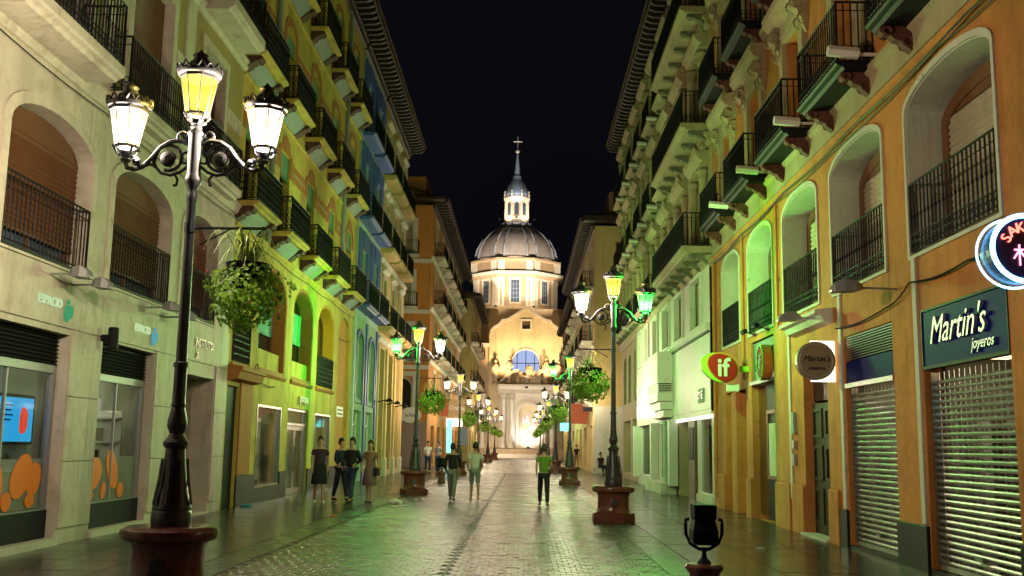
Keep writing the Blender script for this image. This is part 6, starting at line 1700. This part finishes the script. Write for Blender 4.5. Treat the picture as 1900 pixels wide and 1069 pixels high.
def person(loc, rz, h, label, top, bottom, hair, stride=0.0, sleeve='short', kind='trousers', long_hair=False, arm_bend=0.0, sit=False, shoes=None, bag=None):
    t = thing('person', loc, label, 'person', 'people in the street', rz)
    k = h/1.75; t.scale = (k, k, k)
    n = {}; e = []
    P = lambda x, y, z: (x, y, z)
    n['pelvis'] = (P(0, 0, 0.95), (0.135, 0.095)); n['waist'] = (P(0, 0.005, 1.09), (0.125, 0.088)); n['chest'] = (P(0, 0.0, 1.29), (0.15, 0.10)); n['uc'] = (P(0, 0.01, 1.42), (0.11, 0.07))
    n['neck'] = (P(0, 0.005, 1.51), 0.050); n['jaw'] = (P(0, -0.018, 1.575), (0.058, 0.066)); n['head'] = (P(0, -0.005, 1.655), (0.074, 0.09)); n['crown'] = (P(0, 0.01, 1.735), (0.052, 0.064))
    n['nose'] = (P(0, -0.105, 1.625), 0.014); n['earl'] = (P(-0.082, 0.005, 1.64), 0.014); n['earr'] = (P(0.082, 0.005, 1.64), 0.014)
    e += [('pelvis', 'waist'), ('waist', 'chest'), ('chest', 'uc'), ('uc', 'neck'), ('neck', 'jaw'), ('jaw', 'head'), ('head', 'crown'), ('head', 'nose'), ('head', 'earl'), ('head', 'earr')]
    for sd, q in ((-1, 'l'), (1, 'r')):
        sw = stride*sd*0.6
        n['sh'+q] = (P(sd*0.165, 0.01, 1.43), 0.055); n['el'+q] = (P(sd*0.225, 0.03+sw*0.35, 1.15), 0.040)
        wz = 0.90 + 0.22*arm_bend; wy = -0.05 + sw*0.8 - 0.22*arm_bend
        n['wr'+q] = (P(sd*(0.225-0.05*arm_bend), wy, wz), 0.027); n['pa'+q] = (P(sd*(0.222-0.06*arm_bend), wy-0.02-0.05*arm_bend, wz-0.075+0.06*arm_bend), (0.022, 0.034))
        e += [('uc', 'sh'+q), ('sh'+q, 'el'+q), ('el'+q, 'wr'+q), ('wr'+q, 'pa'+q)]
        px, py, pz = n['pa'+q][0]
        for f in range(4):
            a = ('f%d' % f)+q; b_ = a+'t'
            n[a] = ((px, py-0.028+0.018*f, pz-0.045), 0.009); n[b_] = ((px-sd*0.012, py-0.034+0.019*f, pz-0.085+0.006*abs(f-1.5)), 0.008)
            e += [('pa'+q, a), (a, b_)]
        n['th'+q] = ((px-sd*0.012, py-0.045, pz-0.012), 0.010); e.append(('pa'+q, 'th'+q))
        st = stride*sd
        if sit:
            n['hi'+q] = (P(sd*0.09, -0.02, 0.93), 0.085); n['kn'+q] = (P(sd*0.11, -0.42, 0.94), 0.058); n['an'+q] = (P(sd*0.11, -0.44, 0.52), 0.036); n['to'+q] = (P(sd*0.12, -0.60, 0.47), 0.032)
        else:
            n['hi'+q] = (P(sd*0.088, 0, 0.90), 0.086); n['kn'+q] = (P(sd*0.095, -st*0.5-0.02*abs(stride)*2, 0.50), 0.056)
            n['an'+q] = (P(sd*0.095, -st + 0.02, 0.085 + (0.05*stride if st < 0 else 0)), 0.036); n['to'+q] = (P(sd*0.11, -st-0.13, 0.034), 0.032)
        e += [('pelvis', 'hi'+q), ('hi'+q, 'kn'+q), ('kn'+q, 'an'+q), ('an'+q, 'to'+q)]
    skin_mesh('body', n, e, SKIN, t)
    g = lambda key, d: ((n[key][0]), tuple(a+d for a in n[key][1]) if isinstance(n[key][1], tuple) else n[key][1]+d)
    sn = {'chest': g('chest', 0.022), 'waist': g('waist', 0.024), 'pelvis': ((0, 0, 0.93), (0.155, 0.118)), 'uc': g('uc', 0.022)}
    se = [('chest', 'waist'), ('waist', 'pelvis'), ('chest', 'uc')]
    for q in 'lr':
        sn['sh'+q] = g('sh'+q, 0.016); se.append(('uc', 'sh'+q))
        a, b = Vector(n['sh'+q][0]), Vector(n['el'+q][0])
        if sleeve == 'short': sn['ms'+q] = (tuple(a.lerp(b, 0.62)), 0.062); se.append(('sh'+q, 'ms'+q))
        else:
            sn['el'+q] = g('el'+q, 0.016); sn['wr'+q] = g('wr'+q, 0.014); se += [('sh'+q, 'el'+q), ('el'+q, 'wr'+q)]
    skin_mesh('shirt', sn, se, top, t)
    if kind == 'skirt':
        m = MB().lathe([(0.14, 1.06), (0.175, 0.93), (0.20, 0.75), (0.225, 0.52), (0.215, 0.515), (0.12, 0.80)], 0, 0, 20); m.v = [(x, y*0.8, z) for x, y, z in m.v]; m.build('skirt', bottom, None, True).parent = t
    else:
        pn = {'pelvis': ((0, 0, 0.96), (0.146, 0.108))}; pe = []
        for q in 'lr':
            pn['hi'+q] = g('hi'+q, 0.016); pn['kn'+q] = g('kn'+q, 0.022); pe += [('pelvis', 'hi'+q), ('hi'+q, 'kn'+q)]
            if kind == 'trousers': pn['an'+q] = ((n['an'+q][0][0], n['an'+q][0][1], n['an'+q][0][2]+0.02), 0.058); pe.append(('kn'+q, 'an'+q))
        skin_mesh('trousers' if kind == 'trousers' else 'shorts', pn, pe, bottom, t)
    for q in 'lr':
        a, b = Vector(n['an'+q][0]), Vector(n['to'+q][0])
        hl = a + Vector((0, 0.045, -0.035))
        skin_mesh('shoe', {'h': (tuple(hl), (0.044, 0.044)), 'm': (tuple(hl.lerp(b, 0.55) + Vector((0, 0, 0.008))), (0.046, 0.040)), 't': (tuple(b + Vector((0, -0.035, 0.0))), (0.042, 0.03))}, [('h', 'm'), ('m', 't')], shoes or DARK, t, 1)
    hr = MB(); 
    prof = [(0.092, 1.60), (0.101, 1.64), (0.104, 1.69), (0.096, 1.74), (0.072, 1.785), (0.035, 1.81), (0.004, 1.815)]
    hr.lathe(prof, 0, 0, 16)
    hr.v = [(x*0.88, (y*1.02 + 0.022) if y > -0.03 or z > 1.70 else y*0.4 + 0.012, z) for x, y, z in hr.v]
    if long_hair:
        hr.lathe([(0.05, 1.38), (0.085, 1.45), (0.095, 1.58), (0.09, 1.66)], 0, 0.045, 12)
    hr.build('hair', hair, None, True).parent = t
    if bag:
        sd = bag[0]; b_ = MB().bevbox(sd*0.20-0.05, sd*0.20+0.05, -0.14, 0.14, 0.78, 1.02, 0.03).build('shoulder_bag', bag[1], None); b_.parent = t
        st_ = MB().tube([(sd*0.20, -0.13, 1.0), (sd*0.15, -0.10, 1.25), (sd*0.12, 0.0, 1.485), (sd*0.15, 0.11, 1.25), (sd*0.20, 0.13, 1.0)], 0.011, 5).build('strap', bag[1], None); st_.parent = b_
    return t
BLK = cloth('black_cloth', (0.015, 0.015, 0.02)); JEANS = cloth('blue_jeans', (0.03, 0.05, 0.11)); NAVYC = cloth('dark_blue_cloth', (0.02, 0.025, 0.05)); WHT = cloth('white_cloth', (0.62, 0.62, 0.58))
GRYC = cloth('grey_cloth', (0.22, 0.24, 0.24)); GRNC = cloth('green_cloth', (0.13, 0.24, 0.03)); BROWNC = cloth('tan_cloth', (0.26, 0.15, 0.09)); PRINT = cloth('print_cloth', (0.20, 0.13, 0.12)); REDC = cloth('red_cloth', (0.40, 0.04, 0.02)); PLUM = cloth('plum_cloth', (0.045, 0.025, 0.05))
person((-5.45, 27.9, 0.004), 0.3, 1.74, 'woman in dark top, black skirt and white shoes outside the boutique', PLUM, BLK, HAIRB, 0.16, 'short', 'skirt', False, 0.2, shoes=WPAINT)
person((-4.66, 28.3, 0.004), -0.4, 1.72, 'person in black jacket and blue jeans beside the boutique door', BLK, JEANS, HAIRD, 0.20, 'long', 'trousers', False, 0.75)
person((-5.1, 29.2, 0.004), 0.9, 1.70, 'person in dark blue clothes behind the one in the black jacket', NAVYC, NAVYC, HAIRD, 0.18, 'long', 'trousers', False, 0.4)
person((-4.12, 28.1, 0.004), -0.2, 1.66, 'woman in tan top and patterned skirt with long brown hair', BROWNC, PRINT, HAIRB, 0.14, 'short', 'skirt', True, 0.3, bag=(1, BLK))
person((-2.03, 30.2, 0), PI-0.1, 1.62, 'person in black top and grey trousers walking away on the left', BLK, GRYC, HAIRD, 0.27, 'long', 'trousers', False, 0.3, bag=(-1, BROWNC))
person((-1.4, 30.7, 0), PI+0.1, 1.66, 'person in white shirt and pale shorts walking towards the basilica', WHT, GRYC, HAIRD, 0.27, 'short', 'shorts', False, 0.35, shoes=BROWNC)
person((0.58, 28.2, 0), PI+0.05, 1.62, 'person in green shirt and black trousers walking up the middle of the street', GRNC, BLK, HAIRB, 0.24, 'short', 'trousers', False, 0.25)
person((-5.35, 58.6, 0.004), 0.4, 1.76, 'left of two men in pale shirts and jeans standing by the second left lamp', WHT, JEANS, HAIRD, 0.05, 'short', 'trousers', False, 0.8)
person((-4.72, 57.8, 0.004), -0.5, 1.74, 'right of two men in pale shirts and jeans standing by the second left lamp', GRYC, JEANS, HAIRD, 0.05, 'short', 'trousers', False, 0.8)
person((4.2, 81.0, 0), 0.1, 1.75, 'distant person in black shirt and beige trousers near the sand building', BLK, BROWNC, HAIRD, 0.1, 'short', 'trousers')
person((4.7, 62.5, -0.43), 0.5, 1.7, 'seated person in dark clothes behind the nearest right lamp', PLUM, BLK, HAIRD, 0, 'short', 'trousers', sit=True)
person((5.35, 62.9, -0.43), -0.2, 1.7, 'seated person in red shirt behind the nearest right lamp', REDC, BLK, HAIRD, 0, 'short', 'trousers', sit=True)
person((2.4, 128.5, 0), 0.2, 1.75, 'tiny person in dark clothes in front of the basilica steps', BLK, BLK, HAIRD, 0.1, 'short', 'trousers')
person((-4.9, 74.0, 0), 0.2, 1.72, 'distant person in tan shirt near the lit shops on the left', BROWNC, JEANS, HAIRB, 0.15, 'short', 'trousers')
bn = thing('stone_bench', (5.0, 62.9, 0), 'low stone bench carrying two seated people', 'bench')
MB().bevbox(4.2, 5.9, 62.75, 63.2, 0.36, 0.45, 0.02).build('seat', STONE_W, bn)
for x in (4.4, 5.6): MB().box(x-0.1, x+0.1, 62.8, 63.15, 0, 0.36).build('leg', STONE_W, bn)

# ---- litter
def crumple(name, loc, r, sz, mat, label, seed):
    R = random.Random(seed); bm = bmesh.new(); bmesh.ops.create_icosphere(bm, subdivisions=3, radius=r)
    for v in bm.verts: v.co *= R.uniform(0.72, 1.18); v.co.z = max(-r*0.3, v.co.z)*sz; v.co.x *= 1.5
    me = bpy.data.meshes.new(name); bm.to_mesh(me); bm.free(); me.materials.append(mat)
    o = bpy.data.objects.new(name, me); COL.objects.link(o); o.location = (loc[0], loc[1], loc[2] + r*0.3*sz); tag(o, label, 'litter'); return o
crumple('plastic_bag', (-3.44, 28.3, 0.005), 0.13, 0.8, WPAINT, 'crumpled white plastic bag lying on the paving', 1)
crumple('food_wrapper', (-4.15, 23.1, 0.005), 0.05, 0.5, M('wrapper_orange', (0.7, 0.25, 0.03), 0.5), 'small orange wrapper on the left pavement', 2)
crumple('blue_wrapper', (-6.85, 25.9, 0.005), 0.10, 0.5, M('wrapper_teal', (0.05, 0.35, 0.45), 0.4), 'blue and teal wrapper below the black door', 3)
crumple('paper_scrap', (3.9, 17.2, 0.005), 0.05, 0.3, WPAINT, 'white paper scrap on the right pavement', 4)
crumple('flyer', (2.0, 26.0, 0.006), 0.06, 0.25, WPAINT, 'small white flyer lying by the right border stones', 6)

for o in PROTOS:
    bpy.data.objects.remove(o)
